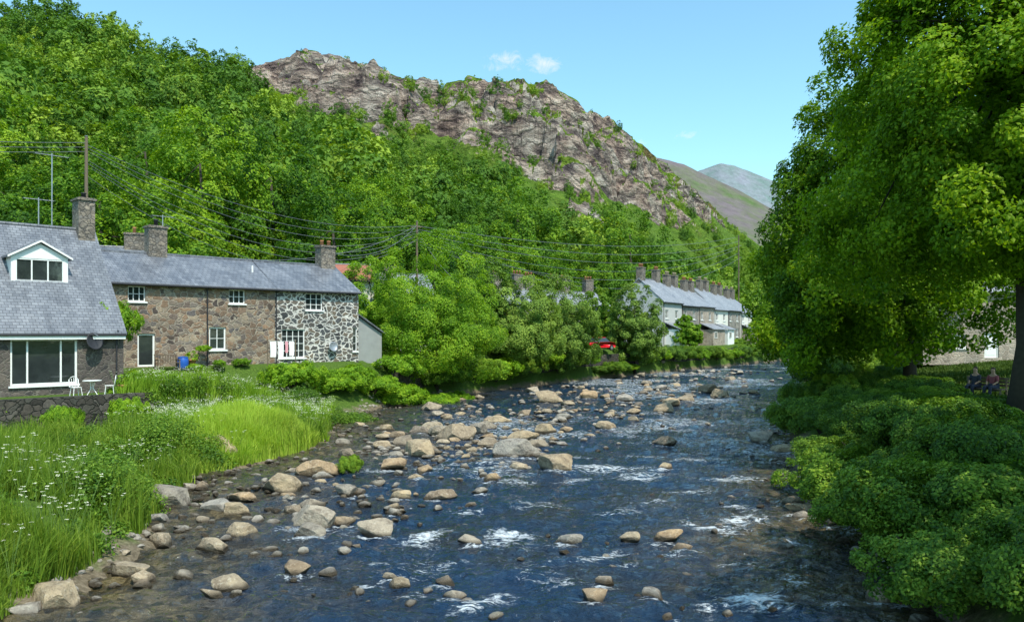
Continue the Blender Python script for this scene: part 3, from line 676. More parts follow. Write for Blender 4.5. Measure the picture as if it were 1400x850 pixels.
labC=['nearest house of the far riverside terrace, its gable facing the willows','second house of the far riverside terrace from the willows','third house of the far riverside terrace from the willows','fourth house of the far riverside terrace from the willows','fifth house of the far riverside terrace from the willows','last house of the far riverside terrace by the river bend']
dirC=(.53,.85)
fc=Fr(20.6,110,dirC[0],dirC[1],3.3); LC=7.4
for i in range(6):
    wx=fc.world(i*LC,0,0); E=6.1-.15*(i%2)-.12*i; R=9.2-.3*(i%3)-.12*i
    ops=[(1.0,2.2,3.7,4.9),(4.8,6.0,3.7,4.9),(4.6,5.9,1.0,2.4),(1.6,2.5,0.05,2.1)]
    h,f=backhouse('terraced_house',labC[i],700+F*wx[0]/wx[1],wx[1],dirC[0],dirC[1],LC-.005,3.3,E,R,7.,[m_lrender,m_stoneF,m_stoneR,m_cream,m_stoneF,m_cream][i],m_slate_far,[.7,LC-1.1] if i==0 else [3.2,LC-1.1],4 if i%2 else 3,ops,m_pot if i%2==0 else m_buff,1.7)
    pipe(h,.3,E)
    if i in (0,2,3,5):
        m=MB(); m.box(.8,4.2 if i!=2 else 6.6,-2.0,-.01,-.4,2.2); e=m.build('porch',m_white if i in(0,3) else m_stoneR,h)
        r=MB(); x1=4.4 if i!=2 else 6.8; P=[(.6,-2.25,2.2),(x1,-2.25,2.2),(x1,-.02,3.1),(.6,-.02,3.1)]; Q=[(a,b,c+.1) for a,b,c in P]; r.poly(P);r.poly(Q)
        for k in range(4): j=(k+1)%4; r.poly([P[k],P[j],Q[j],Q[k]])
        r.build('porch_roof',m_slate_far,e); window(e,1.4,2.6,.9,1.9,y=-2.04,nx=2,nz=1,sill=False)
# right bank house
xr,yr=(1262-700)/F*58,58.
fr=Fr(xr,yr,1,.12,3.1)
opr=[fr.rect(1298,1322,457,476),fr.rect(1346,1366,455,489)]
hr=thing('stone_house','pale stone house with white window glimpsed under the right bank trees','house',(xr,yr,3.1),fr.ang)
shell(hr,12,6,5.,7.5,opr,m_stoneR,m_slate_far); window(hr,*opr[0],nx=3,nz=2,fw=.1); door(hr,*opr[1],m_white)

# ---------------------------------------------------------------- walls
def wallstrip(name,label,pts,zb,zt,th,cap=True):
    o=MB()
    for (a,b) in zip(pts,pts[1:]):
        va=Vector((a[0],a[1],0)); vb=Vector((b[0],b[1],0)); n=(vb-va).cross(Vector((0,0,1))).normalized()*th/2
        p=[va-n,vb-n,vb+n,va+n]; n0=len(o.v)
        for q in p: o.v.append((q.x,q.y,zb))
        for q in p: o.v.append((q.x,q.y,zt))
        o.f+=[tuple(n0+i for i in q) for q in ((4,5,6,7),(0,1,5,4),(1,2,6,5),(2,3,7,6),(3,0,4,7))]
    ob=o.build(name,m_stoneW); tag(ob,label,'wall'); return ob
wallstrip('terrace_wall','dark stone retaining wall below the patio of the slate-roofed house',[(-26,28.7),(-17.2,37.5)],-.2,2.22,.45)
wallstrip('garden_wall','short end of stone retaining wall turning back beside the patio',[(-17.05,37.7),(-18.3,39.6)],.3,2.2,.4)
rp=[(float(Lf(y))-.9,y) for y in (57.5,62,68,73,80,86,92,100,108,116,124,136,150)]
wallstrip('river_wall','long stone river wall below the willows and the far terrace',rp,-.4,2.6,.5)

# ---------------------------------------------------------------- water
m_water,nt=newmat('river_water')
geo=nd(nt,'ShaderNodeNewGeometry').outputs['Position']
fa=nd(nt,'ShaderNodeAttribute',{'attribute_name':'foam'}).outputs['Fac']; sa=nd(nt,'ShaderNodeAttribute',{'attribute_name':'shallow'}).outputs['Fac']
mp=nd(nt,'ShaderNodeMapping',None,{'Vector':geo,'Rotation':(0,0,.25),'Scale':(.7,1.3,1)}).outputs[0]
w1_=noise(nt,mp,1.3,5.,.62,.8); w2_=noise(nt,mp,5.,4.,.6,.4)
hgt=math_(nt,'ADD',w1_,math_(nt,'MULTIPLY',w2_,.35))
fn=noise(nt,mp,6.5,7.,.75,.8); fr_=noise(nt,mp,1.7,5.,.6,1.6)
rid=math_(nt,'SUBTRACT',1.,math_(nt,'MULTIPLY',math_(nt,'ABSOLUTE',math_(nt,'SUBTRACT',fr_,.5)),7.))
rid=math_(nt,'MAXIMUM',rid,0.)
fv=math_(nt,'ADD',math_(nt,'MULTIPLY',fa,1.05),math_(nt,'MULTIPLY',math_(nt,'SUBTRACT',rid,.65),.6))
fv=math_(nt,'ADD',fv,math_(nt,'MULTIPLY',math_(nt,'SUBTRACT',fn,.5),1.7))
fm=mrange(nt,fv,.46,.92); fm=math_(nt,'MULTIPLY',fm,mrange(nt,fa,.08,.3,0.,.92))
bedn=noise(nt,geo,2.5,6.,.7); bign=noise(nt,geo,.35,4.,.6)
deep=mixc(nt,bedn,(.004,.014,.035),(.012,.036,.08))
deep=mixc(nt,mrange(nt,bign,.45,.65,0.,.75),deep,(.022,.02,.016))
bed2=nd(nt,'ShaderNodeTexVoronoi',{'feature':'F1'},{'Vector':geo,'Scale':4.5}).outputs['Color']; bed2=nd(nt,'ShaderNodeSeparateColor',None,{0:bed2}).outputs[0]
shal=ramp(nt,math_(nt,'ADD',math_(nt,'MULTIPLY',bedn,.75),math_(nt,'MULTIPLY',bed2,.25)),[(.3,(.02,.018,.012)),(.5,(.065,.05,.024)),(.75,(.2,.15,.07))])
col=mixc(nt,sa,deep,shal)
b=nd(nt,'ShaderNodeBump',None,{'Strength':1.,'Distance':.42,'Height':hgt}).outputs[0]
p1=nd(nt,'ShaderNodeBsdfPrincipled',None,{'Base Color':col,'Roughness':.05,'IOR':1.33,'Normal':b,'Specular IOR Level':.7,'Specular Tint':(.8,.9,1,1)}).outputs[0]
p2=nd(nt,'ShaderNodeBsdfPrincipled',None,{'Base Color':(.75,.8,.84,1),'Roughness':.6,'Normal':b}).outputs[0]
out(nt,nd(nt,'ShaderNodeMixShader',None,{0:fm,1:p1,2:p2}).outputs[0])
FO=[(830,640,110,7,.72),(880,650,95,6,.6),(1000,655,105,6,.6),(960,630,100,4,.53),(700,738,75,12,.68),(580,738,62,11,.66),(820,758,85,7,.67),(1035,822,90,22,.84),(970,835,55,10,.55),(1090,800,50,9,.55),(660,832,85,11,.65),(1015,712,78,9,.76),(975,722,85,7,.64),(500,800,50,5,.48),
(970,547,60,3,.62),(1000,560,60,3,.54),(900,605,95,4,.56),(780,625,75,4,.54),(860,590,75,3,.52),(1060,630,48,4,.57),(930,580,68,3,.54),(740,690,85,4,.5),(640,700,60,4,.48),(900,690,95,5,.48),(1010,770,95,7,.47),(520,770,55,3,.46),(700,660,75,4,.49),(1150,830,50,10,.5),(1050,525,50,2,.5),(1020,605,55,3,.56),(560,830,60,6,.48),(420,780,50,4,.38),(760,800,100,9,.43),(940,670,75,4,.54),(850,700,95,4,.45),(620,770,75,5,.45),(1000,690,65,4,.54),(1030,590,50,3,.52),(790,655,75,4,.54),(990,625,60,3,.57),(880,625,70,3,.52),(850,780,60,5,.45),(920,760,60,5,.45),(1080,740,40,6,.5)]
# ---------------------------------------------------------------- rocks
m_rock,nt=newmat('river_rock')
geo=nd(nt,'ShaderNodeNewGeometry').outputs['Position']; zz=nd(nt,'ShaderNodeSeparateXYZ',None,{0:geo}).outputs[2]
rd=nd(nt,'ShaderNodeObjectInfo').outputs['Random']
n1=noise(nt,geo,3.5,7.,.72); n2=noise(nt,geo,14.,5.,.7); n3=noise(nt,geo,1.1,3.)
base=ramp(nt,rd,[(0,(.4,.28,.165)),(.25,(.2,.165,.13)),(.5,(.42,.32,.2)),(.7,(.26,.225,.18)),(.85,(.33,.3,.26)),(1,(.46,.35,.22))])
c=mixc(nt,.9,base,ramp(nt,n1,[(.3,(.35,.32,.3)),(.5,(1,1,1)),(.7,(1.4,1.38,1.3))]),'MULTIPLY')
c=mixc(nt,mrange(nt,n2,.57,.66,0.,.5),c,(.56,.52,.43))
c=mixc(nt,mrange(nt,n3,.62,.74,0.,.45),c,(.1,.11,.05))
wet=mrange(nt,math_(nt,'ADD',zz,mrange(nt,n3,.3,.7,-.05,.05)),.03,.13,1.,0.)
c=mixc(nt,wet,c,(.05,.037,.022))
bh=math_(nt,'ADD',n1,math_(nt,'MULTIPLY',n2,.4))
bs=nd(nt,'ShaderNodeBump',None,{'Strength':.8,'Distance':.1,'Height':bh}).outputs[0]
out(nt,nd(nt,'ShaderNodeBsdfPrincipled',None,{'Base Color':c,'Roughness':mrange(nt,wet,0,1,.9,.3),'Normal':bs,'Specular IOR Level':.3}).outputs[0])
def rockverts(seed,sub,planes=10):
    bm=bmesh.new(); bmesh.ops.create_icosphere(bm,subdivisions=sub,radius=1)
    rg=np.random.default_rng(seed); v=np.array([x.co[:] for x in bm.verts]); f=np.array([[q.index for q in p.verts] for p in bm.faces]); bm.free()
    v=v*np.array([1,rg.uniform(.65,.95),rg.uniform(.5,.8)])
    for _ in range(planes):
        n=rg.normal(size=3); n/=np.linalg.norm(n); hh=rg.uniform(.34,.66); dd=np.maximum(0,v@n-hh); v=v-dd[:,None]*n
    o=Vector(rg.uniform(0,50,3))
    if sub>2:
        k=np.array([mnoise.fractal(Vector(p)*1.6+o,1,2,4) for p in v]); v=v*(1+.09*k)[:,None]
        k=np.array([mnoise.noise(Vector(p)*6+o) for p in v]); v=v*(1+.035*k)[:,None]
    v=v/np.abs(v[:,0]).max()*np.array([1.12,1,rg.uniform(.8,1.)])
    return v,f
RP=[]
for i in range(14):
    v,f=rockverts(500+i,4); RP.append(npmesh('boulder',v,f,m_rock,i%3==0))
rocks=[]
def rock(px,py,wpx,label,group=None,big=False):
    x,y=onwater(px,py); w=wpx*y/F/2
    rocks.append((x,y,w,label,group))
HR=[(300,634,66,'large round pale grey boulder at the foot of the bright grass mound'),
(434,648,52,'blocky grey boulder on the water edge right of the bright grass mound'),
(426,718,58,'rough brown boulder alone in the left shallows, biggest of its cluster'),
(516,728,46,'smooth tan boulder just right of the rough brown one in the shallows'),
(466,716,34,'middle-sized boulder wedged beside the rough brown one'),
(617,600,60,'large dark grey boulder rising in the middle of the rock field'),
(533,640,40,'rounded grey boulder near the leafy weed in the rock field'),
(700,622,64,'long low boulder at the right edge of the rock field'),
(232,690,62,'long flat tan boulder lying against the left grass bank'),
(172,786,58,'flat slab-like boulder lying in the lower left corner shallows'),
(316,800,44,'squat tan boulder near the bottom left of the river'),
(384,670,52,'flat pale boulder between the round pale grey and rough brown boulders'),
(292,698,50,'low brown boulder below the left grass bank'),
(548,800,32,'small dark rock alone in the near current left of centre'),
(896,815,32,'reddish brown rock in the near current right of centre'),
(1208,820,42,'flat rock beneath the overhanging thicket at lower right'),
(778,742,32,'low tan rock in mid current, left of the three aligned'),
(860,737,26,'low tan rock in mid current, middle of the three aligned'),
(912,736,40,'low tan rock in mid current, right of the three aligned'),
(932,750,32,'flat rock just awash below the three aligned rocks'),
(642,741,36,'brown rock breaking the white water left of centre'),
(292,750,46,'long low rock between slab and squat tan boulder'),
(75,828,70,'weathered boulder in the lower left corner of the picture'),
(40,838,56,'boulder half buried in weeds at the lower left corner'),
(750,549,34,'pale boulder at the back of the rock field near the willows'),
(908,562,30,'pale boulder standing in the channel beyond the rock field'),
(850,548,28,'tan boulder near the far left shore below the round willow'),
(715,600,38,'pale angular boulder right of the large dark grey one'),
(665,586,32,'tan boulder just behind the large dark grey one'),
(600,680,38,'flat rock in the current right of the shallows'),
(220,742,38,'dark wet rock near the left grass bank'),
(404,782,32,'small pale rock right of squat tan boulder'),
(1100,700,44,'largest flat rock of the small group by the right thicket'),
(586,560,32,'boulder on the shore below the bramble bushes'),
(830,796,28,'small orange brown rock in near current by centre'),
(672,655,26,'little rock standing clear between rock field and white water'),
(970,536,30,'flat rock far up the channel near the terrace'),
(940,548,26,'dark flat rock far up the channel beside the pale boulder')]
for r in HR: rock(*r)
rnd=random.Random(77)
ZN=[(350,690,120,46,30,'left shallows below the grass bank'),(490,690,80,32,22,'left shallows below the grass bank'),(570,612,90,26,46,'rock field in midstream'),(660,597,100,26,80,'rock field in midstream'),(780,562,110,16,62,'far rocks below the willows'),(870,535,130,11,40,'far rocks below the willows'),(970,514,80,6,20,'far rocks near the terrace'),(600,670,60,15,8,'rock field in midstream'),(1098,698,26,12,12,'flat rocks by the right thicket'),(1045,605,22,5,8,'flat rocks by the right thicket'),(985,545,40,8,8,'far rocks near the terrace'),(160,780,50,26,6,'left shallows below the grass bank'),(560,800,220,30,12,'near current'),(820,640,120,20,8,'near current')]
random.Random(3).shuffle(ZN)
for (cx,cy,sx_,sy_,n,zl) in ZN:
    k=0;tries=0
    while k<int(n*.7) and tries<n*8:
        tries+=1
        px=rnd.gauss(cx,sx_*.75); py=rnd.gauss(cy,sy_*.75)
        if py<492 or py>848 or len(rocks)>298: continue
        x,y=onwater(px,py)
        if x<Lf(y)-1.2 or x>Rf(y)+.6: continue
        w=min(.72,max(.14,rnd.lognormvariate(-1.32,.5)))*(1+max(0,y-50)/160)
        if y<30: w*=.8
        if any((x-q[0])**2+(y-q[1])**2<(.7*(w+q[2]))**2 for q in rocks): continue
        kind='small' if w<.3 else 'middle-sized'
        rocks.append((x,y,w,f'{kind} tan or grey boulder in the {zl}',f'{kind} boulders, {zl}')); k+=1
splats=[]
for i,(x,y,w,lab,gp) in enumerate(rocks):
    o=link('boulder',RP[i%14]); z=max(0,g1(x,y)); 
    o.location=(x,y,z+w*(.13 if w<.5 else .2)); o.scale=(w*1.05,w*.95,w*rnd.uniform(.75,1.05)); o.rotation_euler=(rnd.uniform(-.25,.25),rnd.uniform(-.25,.25),rnd.uniform(-.5,.5)+(3.14 if rnd.random()<.5 else 0))
    tag(o,lab,'boulder',gp)
    if x>Lf(y)+4 and rnd.random()<.85: splats.append((x+rnd.uniform(-.2,.2),y-w*1.1,w*1.9,w*.8,.58))
sv,sf=[],[]; off=0; SPR=[rockverts(700+i,2,7) for i in range(8)]
rg=np.random.default_rng(3)
def addstones(n,gen):
    global off
    k=0
    while k<n:
        x,y,w=gen(); 
        if x<Lf(y)-2.2 or x>Rf(y)+1: k+=.2; continue
        k+=1
        v,f=SPR[rg.integers(8)]; a=rg.uniform(0,6.28); ca,sa_=math.cos(a),math.sin(a); q=v*w*np.array([1,1,.9])
        q=np.stack([q[:,0]*ca-q[:,1]*sa_+x,q[:,0]*sa_+q[:,1]*ca+y,q[:,2]+max(-.01,g1(x,y))+w*.1],1)
        sv.append(q); sf.append(f+off); off+=len(v)
ZBIG=sorted([z for z in ZN if z[4]>18],key=lambda z:-z[4])
pz=np.array([z[4] for z in ZBIG],float); pz/=pz.sum()
def gz():
    z=ZBIG[rg.choice(len(ZBIG),p=pz)]
    while True:
        px=rg.normal(z[0],z[2]*.75); py=rg.normal(z[1],z[3]*.8)
        if 494<py<850: break
    x,y=onwater(px,py); return x,y,rg.uniform(.08,.22)*(1+max(0,y-40)/60)
addstones(850,gz)
def gb():
    y=rg.uniform(13,60); return float(Lf(y))+rg.normal(.0,.6),y,rg.uniform(.05,.15)
addstones(520,gb)
def gr_():
    y=rg.uniform(12,60); return float(Rf(y))+rg.normal(-.2,.3),y,rg.uniform(.05,.18)
addstones(180,gr_)
def gany():
    px,py=rg.uniform(350,1100),rg.uniform(560,845); x,y=onwater(px,py); return x,y,rg.uniform(.06,.15)
addstones(90,gany)
tag(link('shingle',npmesh('shingle',np.concatenate(sv),np.concatenate(sf),m_rock,False)),'loose stones and shingle scattered between the boulders','stones',kind='stuff')

pyv=np.concatenate([[474,478,482,485,487,489],np.arange(490,560,.8),np.arange(560,880,1.4),[900,950,1050,1250,1800]])
pxv=np.arange(0,1500,2.4)
PX,PY=np.meshgrid(pxv,pyv); D=H*F/(PY-HY); X=(PX-700)/F*D
foam=np.zeros_like(X)
for (px,py,wp,hp,s) in FO:
    x,y=onwater(px,py); y2=H*F/(py-hp-HY)-y; a=wp*y/F*.62
    wv=(fbm(X*.7+px,D*.7,2,5)-.5)*1.6
    foam=np.maximum(foam,s*np.exp(-((X-x)/a)**2-((D-y+wv)/max(y2,.2))**2))
for (x,y,a,b_,s) in splats:
    foam=np.maximum(foam,s*np.exp(-((X-x)/a)**2-((D-y)/b_)**2))
riff=fbm(X*.2,D*.2,3,61); foam=np.maximum(foam,.48*sstep(.43,.66,riff)*sstep(-9,0,X)*sstep(12,17,D))
sh=np.maximum(1-sstep(0,6.5,X-Lf(D)),1-sstep(.2,3.,Rf(D)-X)); sh=np.maximum(sh*.95,.85*np.exp(-((X-6.8)/2.8)**2-((D-18.5)/4)**2))
sh=np.clip(sh+(fbm(X*.5,D*.5,3,66)-.5)*1.0*(sh>.02),0,1)*np.clip((75-D)/30,0,1)
amp=np.clip(.35+.9*riff,0,1)
Z=(fbm(X*.9,D*1.2,4,62)-.5)*.3*amp+(fbm(X*3.0,D*4.2,3,63)-.5)*.1+foam*(fbm(X*2.5,D*3,3,64)-.3)*.18
Z*=np.clip(D/14,.3,1.3)
tag(link('river',npmesh('river',np.stack([X,D,Z],-1).reshape(-1,3),gridfaces(*X.shape)[:, ::-1],m_water,True,{'foam':foam.ravel(),'shallow':sh.ravel()})),'shallow blue river with white riffles','river',kind='structure')

# ---------------------------------------------------------------- grasses
def blades(name,label,P,h,w,mat,seed,tb=0.,lean=.7):
    rg=np.random.default_rng(seed); n=len(P); a=rg.uniform(0,6.28,n); dx=np.stack([np.cos(a),np.sin(a),np.zeros(n)],1)
    b=rg.uniform(0,6.28,n)*.5+fbm(P[:,0]*.7,P[:,1]*.7,2,31)*12; ln=(rg.random(n)**1.2*lean)[:,None]*h[:,None]; ld=np.stack([np.cos(b),np.sin(b),np.zeros(n)],1)*ln
    up=np.array([0,0,1.]); hh=h[:,None]; ww=w[:,None]
    m=P+up*hh*.55+ld*.3; t=P+up*hh*(1-.35*ln/hh)+ld
    v=np.stack([P-dx*ww*.5,P+dx*ww*.5,m+dx*ww*.42,m-dx*ww*.42,t+dx*ww*.08,t-dx*ww*.08],1).reshape(-1,3)
    k=np.arange(n)[:,None]*6; f=np.concatenate([k+np.array([0,1,2,3]),k+np.array([3,2,4,5])])
    tt=np.repeat(np.clip(rg.random(n)*.55+tb+.55*fbm(P[:,0]*.6,P[:,1]*.6,3,7)-.05,0,1),6)
    tag(link(name,npmesh(name,v,f,mat,False,{'tint':tt})),label,'grass',kind='stuff')
def leftpts(n,seed,ymin,ymax,dmax=14):
    rg=np.random.default_rng(seed); u=rg.random(n); y=1/(1/ymin+(1/ymax-1/ymin)*u); x=Lf(y)-.05-rg.random(n)*dmax
    z=ground(x,y); k=(z>.0)&(vfun(x,y)>.6)&(x>-.72*y); return np.stack([x,y,z],1)[k]
P=leftpts(200000,1,10.5,52)
dn=fbm(P[:,0]*.7,P[:,1]*.7,4,12); P=P[dn>.4]; dn=dn[dn>.4]
rg=np.random.default_rng(4); h=(.3+.55*rg.random(len(P)))*(.5+4.6*(dn-.4))
h*=np.clip((vfun(P[:,0],P[:,1])+1)/5,.35,1)
h=np.clip(h,.15,1.4)
blades('tall_grass','tall green grass and weeds on the near left bank',P,h*np.interp(P[:,1],[12,20,50],[.8,1.,1.]),.010+.0007*P[:,1],L_grass,5,-.16)
q=np.random.default_rng(8); cx,cy=-11.2,33.6
n=70000; x=q.normal(cx,1.8,n)+0; y=q.normal(cy,2.3,n); x=x-(y-cy)*.1; z=ground(x,y); k=(z>.0)&(x<Lf(y)+.5); P=np.stack([x,y,z],1)[k]; hm=np.exp(-((P[:,0]-cx)/2.4)**2-((P[:,1]-cy)/3.2)**2)*(.6+.8*fbm(P[:,0]*.9,P[:,1]*.9,2,77))
blades('bright_grass','mound of bright long grass beside the boulders',P,(.3+.6*q.random(len(P)))*(.55+1.3*hm),.022+.018*q.random(len(P)),L_grassb,6,.1)
n=50000; y=q.uniform(24,70,n); x=Rf(y)+2.5+q.random(n)*22; P=np.stack([x,y,ground(x,y)],1)
blades('lawn_grass','short shade-darkened grass beneath the right bank trees',P,.1+.16*q.random(n),np.full(n,.06),L_lawn_shade,9)
# undergrowth
q=np.random.default_rng(18)
cen=[];cr=[]
for _ in range(2000):
    y=1/q.uniform(1/50,1/12.5); x=float(Lf(y))-.1-q.random()*13; v_=float(vfun(x,y))
    if x<-.74*y or v_<-2.5: continue
    if v_<.3 and x<-18: continue
    g=g1(x,y)
    if g<.0: continue
    if (x+11.2)**2/8+(y-33.8)**2/14<1: continue
    big=float(fbm(np.array([x*.5]),np.array([y*.5]),2,55)[0])
    if big<.45 and q.random()<.75: continue
    cen.append((x,y,g+.1+max(0,big-.5)*1.8)); cr.append(q.uniform(.18,.45)*(.8+max(0,big-.45)*3))
for _ in range(300):
    t=q.uniform(-.5,13.5); vv=q.uniform(-2.6,.8); x=-17.2+.707*t+.707*vv; y=37.2+.707*t-.707*vv
    if x<-17.2: continue
    cen.append((x,y,g1(x,y)+q.uniform(-.1,.5))); cr.append(q.uniform(.25,.55))
for _ in range(60):
    t=q.uniform(-11,0); x=-16.6+.7*t+q.normal()*.3; y=36.8+.7*t+q.normal()*.3; cen.append((x,y,g1(x,y)+.0)); cr.append(q.uniform(.2,.4))
cen=np.array(cen); cr=np.array(cr); n=230000; idx=q.choice(len(cen),n,p=cr**2/np.sum(cr**2)); d=unit(q.normal(size=(n,3))+[0,0,.6]); pos=cen[idx]+d*(cr[idx]*(.5+.65*q.random(n)))[:,None]
nor=unit(d*.5+[0,0,.6]+q.normal(size=(n,3))*.5); v,k=leaves(pos,nor,.085,q); tt=np.repeat(.45*q.random(len(cen))[idx]+.55*q.random(n),4)
tag(link('undergrowth',npmesh('undergrowth',v,np.arange(len(v)).reshape(-1,4),L_shrub,False,{'tint':tt})),'nettles and broad-leaved weeds covering the left bank','undergrowth',kind='stuff')
# cow parsley
def parsley_arrays(seed):
    rn=random.Random(seed); st=MB(); fl=MB()
    for k in range(5):
        a=rn.uniform(0,6.28); l=rn.uniform(.05,.3); hh=rn.uniform(.75,1.15); tx,ty=math.cos(a)*l,math.sin(a)*l
        st.tube([(0,0,0),(tx*.3,ty*.3,hh*.5),(tx,ty,hh)],[.008,.006,.004],4)
        for j in range(9):
            b=rn.uniform(0,6.28); r=rn.uniform(0,.06); px_,py_=tx+math.cos(b)*r,ty+math.sin(b)*r; s=rn.uniform(.006,.013); z=hh+.01+rn.uniform(0,.012)
            fl.poly([(px_+s*math.cos(q_),py_+s*math.sin(q_),z+.006*math.sin(q_*2)) for q_ in (0,1.25,2.5,3.75,5)])
    return st,fl
root=thing('cow_parsley','white-flowered cow parsley stem in the grass of the near left bank','wildflower',(0,0,0),0,'cow parsley on the near left bank')
st,fl=parsley_arrays(1); L_st=simple('stem_green',(.12,.2,.04)); st.build('stem',L_st,root); fl.build('flower_head',L_flower,root)
rn=random.Random(31); first=True; c0=0
while c0<80:
    if c0<40: px=rn.gauss(75,55); d=rn.uniform(13.5,22)
    else: px=rn.uniform(150,330); d=rn.uniform(24,38)
    x=(px-700)/F*d; z=g1(x,d)
    if z<.15 or x>Lf(d)-.2 or px<-20: c0+=.1; continue
    c0+=1; lab='white-flowered cow parsley stem in the grass of the near left bank' if d<23 else 'white-flowered cow parsley stem on the bank below the cottages'; gp='cow parsley on the near left bank' if d<23 else 'cow parsley below the cottages'
    s=rn.uniform(.8,1.15)
    if first: root.location=(x,d,z); root['label']=lab; root['group']=gp; first=False
    else: dup(root,(x,d,z),rn.uniform(0,6.28),s,lab,gp)
rg=np.random.default_rng(40)
n=4000; t=rg.uniform(-1,12.5,n); v_=rg.uniform(-1.8,5.5,n); x=-17.2+.707*t+.707*v_; y=37.5+.707*t-.707*v_; zz_=ground(x,y)+rg.uniform(.65,1.3,n); k=(x<Lf(y)-.4)&(x>-18)
pos=np.stack([x,y,zz_],1)[k]; cl_=pos[rg.choice(len(pos),1300)]; pos=cl_[rg.integers(1300,size=13000)]+rg.normal(size=(13000,3))*[.09,.09,.03]
v,k=leaves(pos,unit(rg.normal(size=(13000,3))*.4+[0,0,1]),.034,rg,asp=.9)
tag(link('wildflower_heads',npmesh('wildflower_heads',v,np.arange(len(v)).reshape(-1,4),L_flower)),'haze of small white flower heads above the weeds below the cottages','wildflowers',kind='stuff')
n=30000; t=rg.uniform(-1,12.5,n); v_=rg.uniform(-1.9,4.5,n); x=-17.2+.707*t+.707*v_; y=37.5+.707*t-.707*v_; k=(x<Lf(y)-.4)&(x>-18); P=np.stack([x,y,ground(x,y)],1)[k]
blades('meadow_stems','pale tall flower stems and grasses below the cottages',P,.45+.7*rg.random(len(P)),np.full(len(P),.035),L_grassb,19,-.05,.4)

# ---------------------------------------------------------------- poles and wires
def pole(label,px,py,d,zb,arm=False):
    x,y,z=W(px,py,d); t=thing('utility_pole',label,'pole',(x,y,zb)); m=MB(); m.tube([(0,0,-.5),(0,0,z-zb)],[.15,.1],8); m.build('pole_shaft',m_wood,t)
    if arm: m=MB(); m.box(-.6,.6,-.06,.06,z-zb-.6,z-zb-.5); m.build('crossarm',m_wood,t)
    m=MB(); m.lathe([(.11,0),(.13,.03),(.02,.08)],(0,0,z-zb),8); m.build('pole_cap',m_grey,t)
    return Vector((x,y,z-.4))
p1=pole('wooden utility pole rising above the chimney of the slate-roofed house',118,187,54,4.)
p2=pole('wooden utility pole above the trees behind the bright sycamore',570,303,84,4.,True)
p3=pole('distant utility pole on the slope above the far terrace',1010,322,165,6.)
def wire(a,b,sag,label,group,r=.02):
    m=MB(); a=Vector(a); b=Vector(b); pts=[a.lerp(b,t/18)-Vector((0,0,sag*4*(t/18)*(1-t/18))) for t in range(19)]; m.tube(pts,r,4,False)
    tag(m.build('overhead_wire',m_wire),label,'wire',group)
for i in range(7):
    dz=-.34*i; o=Vector((.25*(i%3)-.25,.2*(i%2),dz)); wire(p1+o,p2+o*.8,2.0+.4*i,'long sagging wire between the left pole and pole behind the sycamore','wires from the left pole')
for i in range(6):
    o=Vector((.3*(i%3)-.3,0,-.4*i)); wire(p2+o,p3+o*2,2.0+.7*i,'long wire running from pole behind the sycamore towards the far slope','wires to the far slope',.028)
for i in range(3): wire(p1+Vector((0,0,-.3*i)),Vector((-60,48,20-.5*i)),1.,'wire leaving the left pole towards the left edge','wires leaving to the left')
for (tx,lab) in ((hA,'service wire dropping to the brown stone cottage'),(hB,'service wire dropping to the white-pointed cottage')):
    e=Vector((f2.world(8,3,6.8) if tx is hA else fB.world(LB-1,3,7.8))); wire(p2,e,1.4,lab,None)
for i in range(3):
    wire(p2+Vector((0,0,-.5)),W([640,705,805][i],[395,380,388][i],[80,101,108][i]),.8,['service wire from the middle pole down behind the sycamore','service wire from the middle pole to the first willow-side chimney','service wire from middle pole to the chimney nearest the terrace'][i],None)

# ---------------------------------------------------------------- terrace furniture
def garden_chair(label,px,py,d,rz):
    x,y,z=W(px,py,d); z=g1(x,y); t=thing('garden_chair',label,'chair',(x,y,z),rz)
    m=MB(); m.lathe([(.2,.43),(.22,.44),(.22,.46),(.02,.465)],(0,0,0),14); m.build('seat',m_white,t)
    m=MB()
    for k in range(5):
        a=-.16+.08*k; m.tube([(a,.2,.45),(a*1.2,.26,.88-abs(k-2)*.04)],.012,5)
    m.tube([(-.2,.2,.45),(-.21,.26,.78),(-.1,.27,.9),(0,.27,.93),(.1,.27,.9),(.21,.26,.78),(.2,.2,.45)],.016,6); m.build('backrest',m_white,t)
    for sx in(-1,1):
        for sy in(-1,1):
            m=MB(); m.tube([(sx*.15,sy*.15,.44),(sx*.2,sy*.2,0)],.016,6); m.build('leg',m_white,t)
garden_chair('white metal garden chair left of the round garden table',104,0,36.3,.9)
garden_chair('white metal garden chair right of the round garden table',150,0,37.6,-1.2)
x,y,_=W(126,0,36.9); t=thing('garden_table','round white metal garden table on the patio','table',(x,y,g1(x,y)))
m=MB(); m.lathe([(.38,.7),(.4,.71),(.4,.73),(.02,.735)],(0,0,0),20); m.build('tabletop',m_white,t)
for k in range(3):
    a=k*2.09; m=MB(); m.tube([(.1*math.cos(a),.1*math.sin(a),.7),(.06*math.cos(a),.06*math.sin(a),.35),(.28*math.cos(a),.28*math.sin(a),0)],.018,6); m.build('leg',m_white,t)
for i,(px,py,d,s,lab) in enumerate([(182,0,38.6,1.2,'larger clay flower pot on the patio corner'),(168,0,38.2,1.,'smaller clay flower pot on the patio corner'),(262,0,47,1.,'clay flower pot beside the blue barrel beneath the cottage wall')]):
    x,y,_=W(px,0,d); t=thing('flower_pot',lab,'flower pot',(x,y,g1(x,y))); t.scale=(s,)*3
    m=MB(); m.lathe([(.16,0),(.24,.38),(.28,.39),(.28,.46),(.23,.46),(.2,.4)],(0,0,0),14); m.build('pot',m_pot,t,True)
    link('foliage',crownmesh('foliage',L_bright,[(0,0,.62,.28,.28,.24)],500,.09,.12,12,900+i),t)
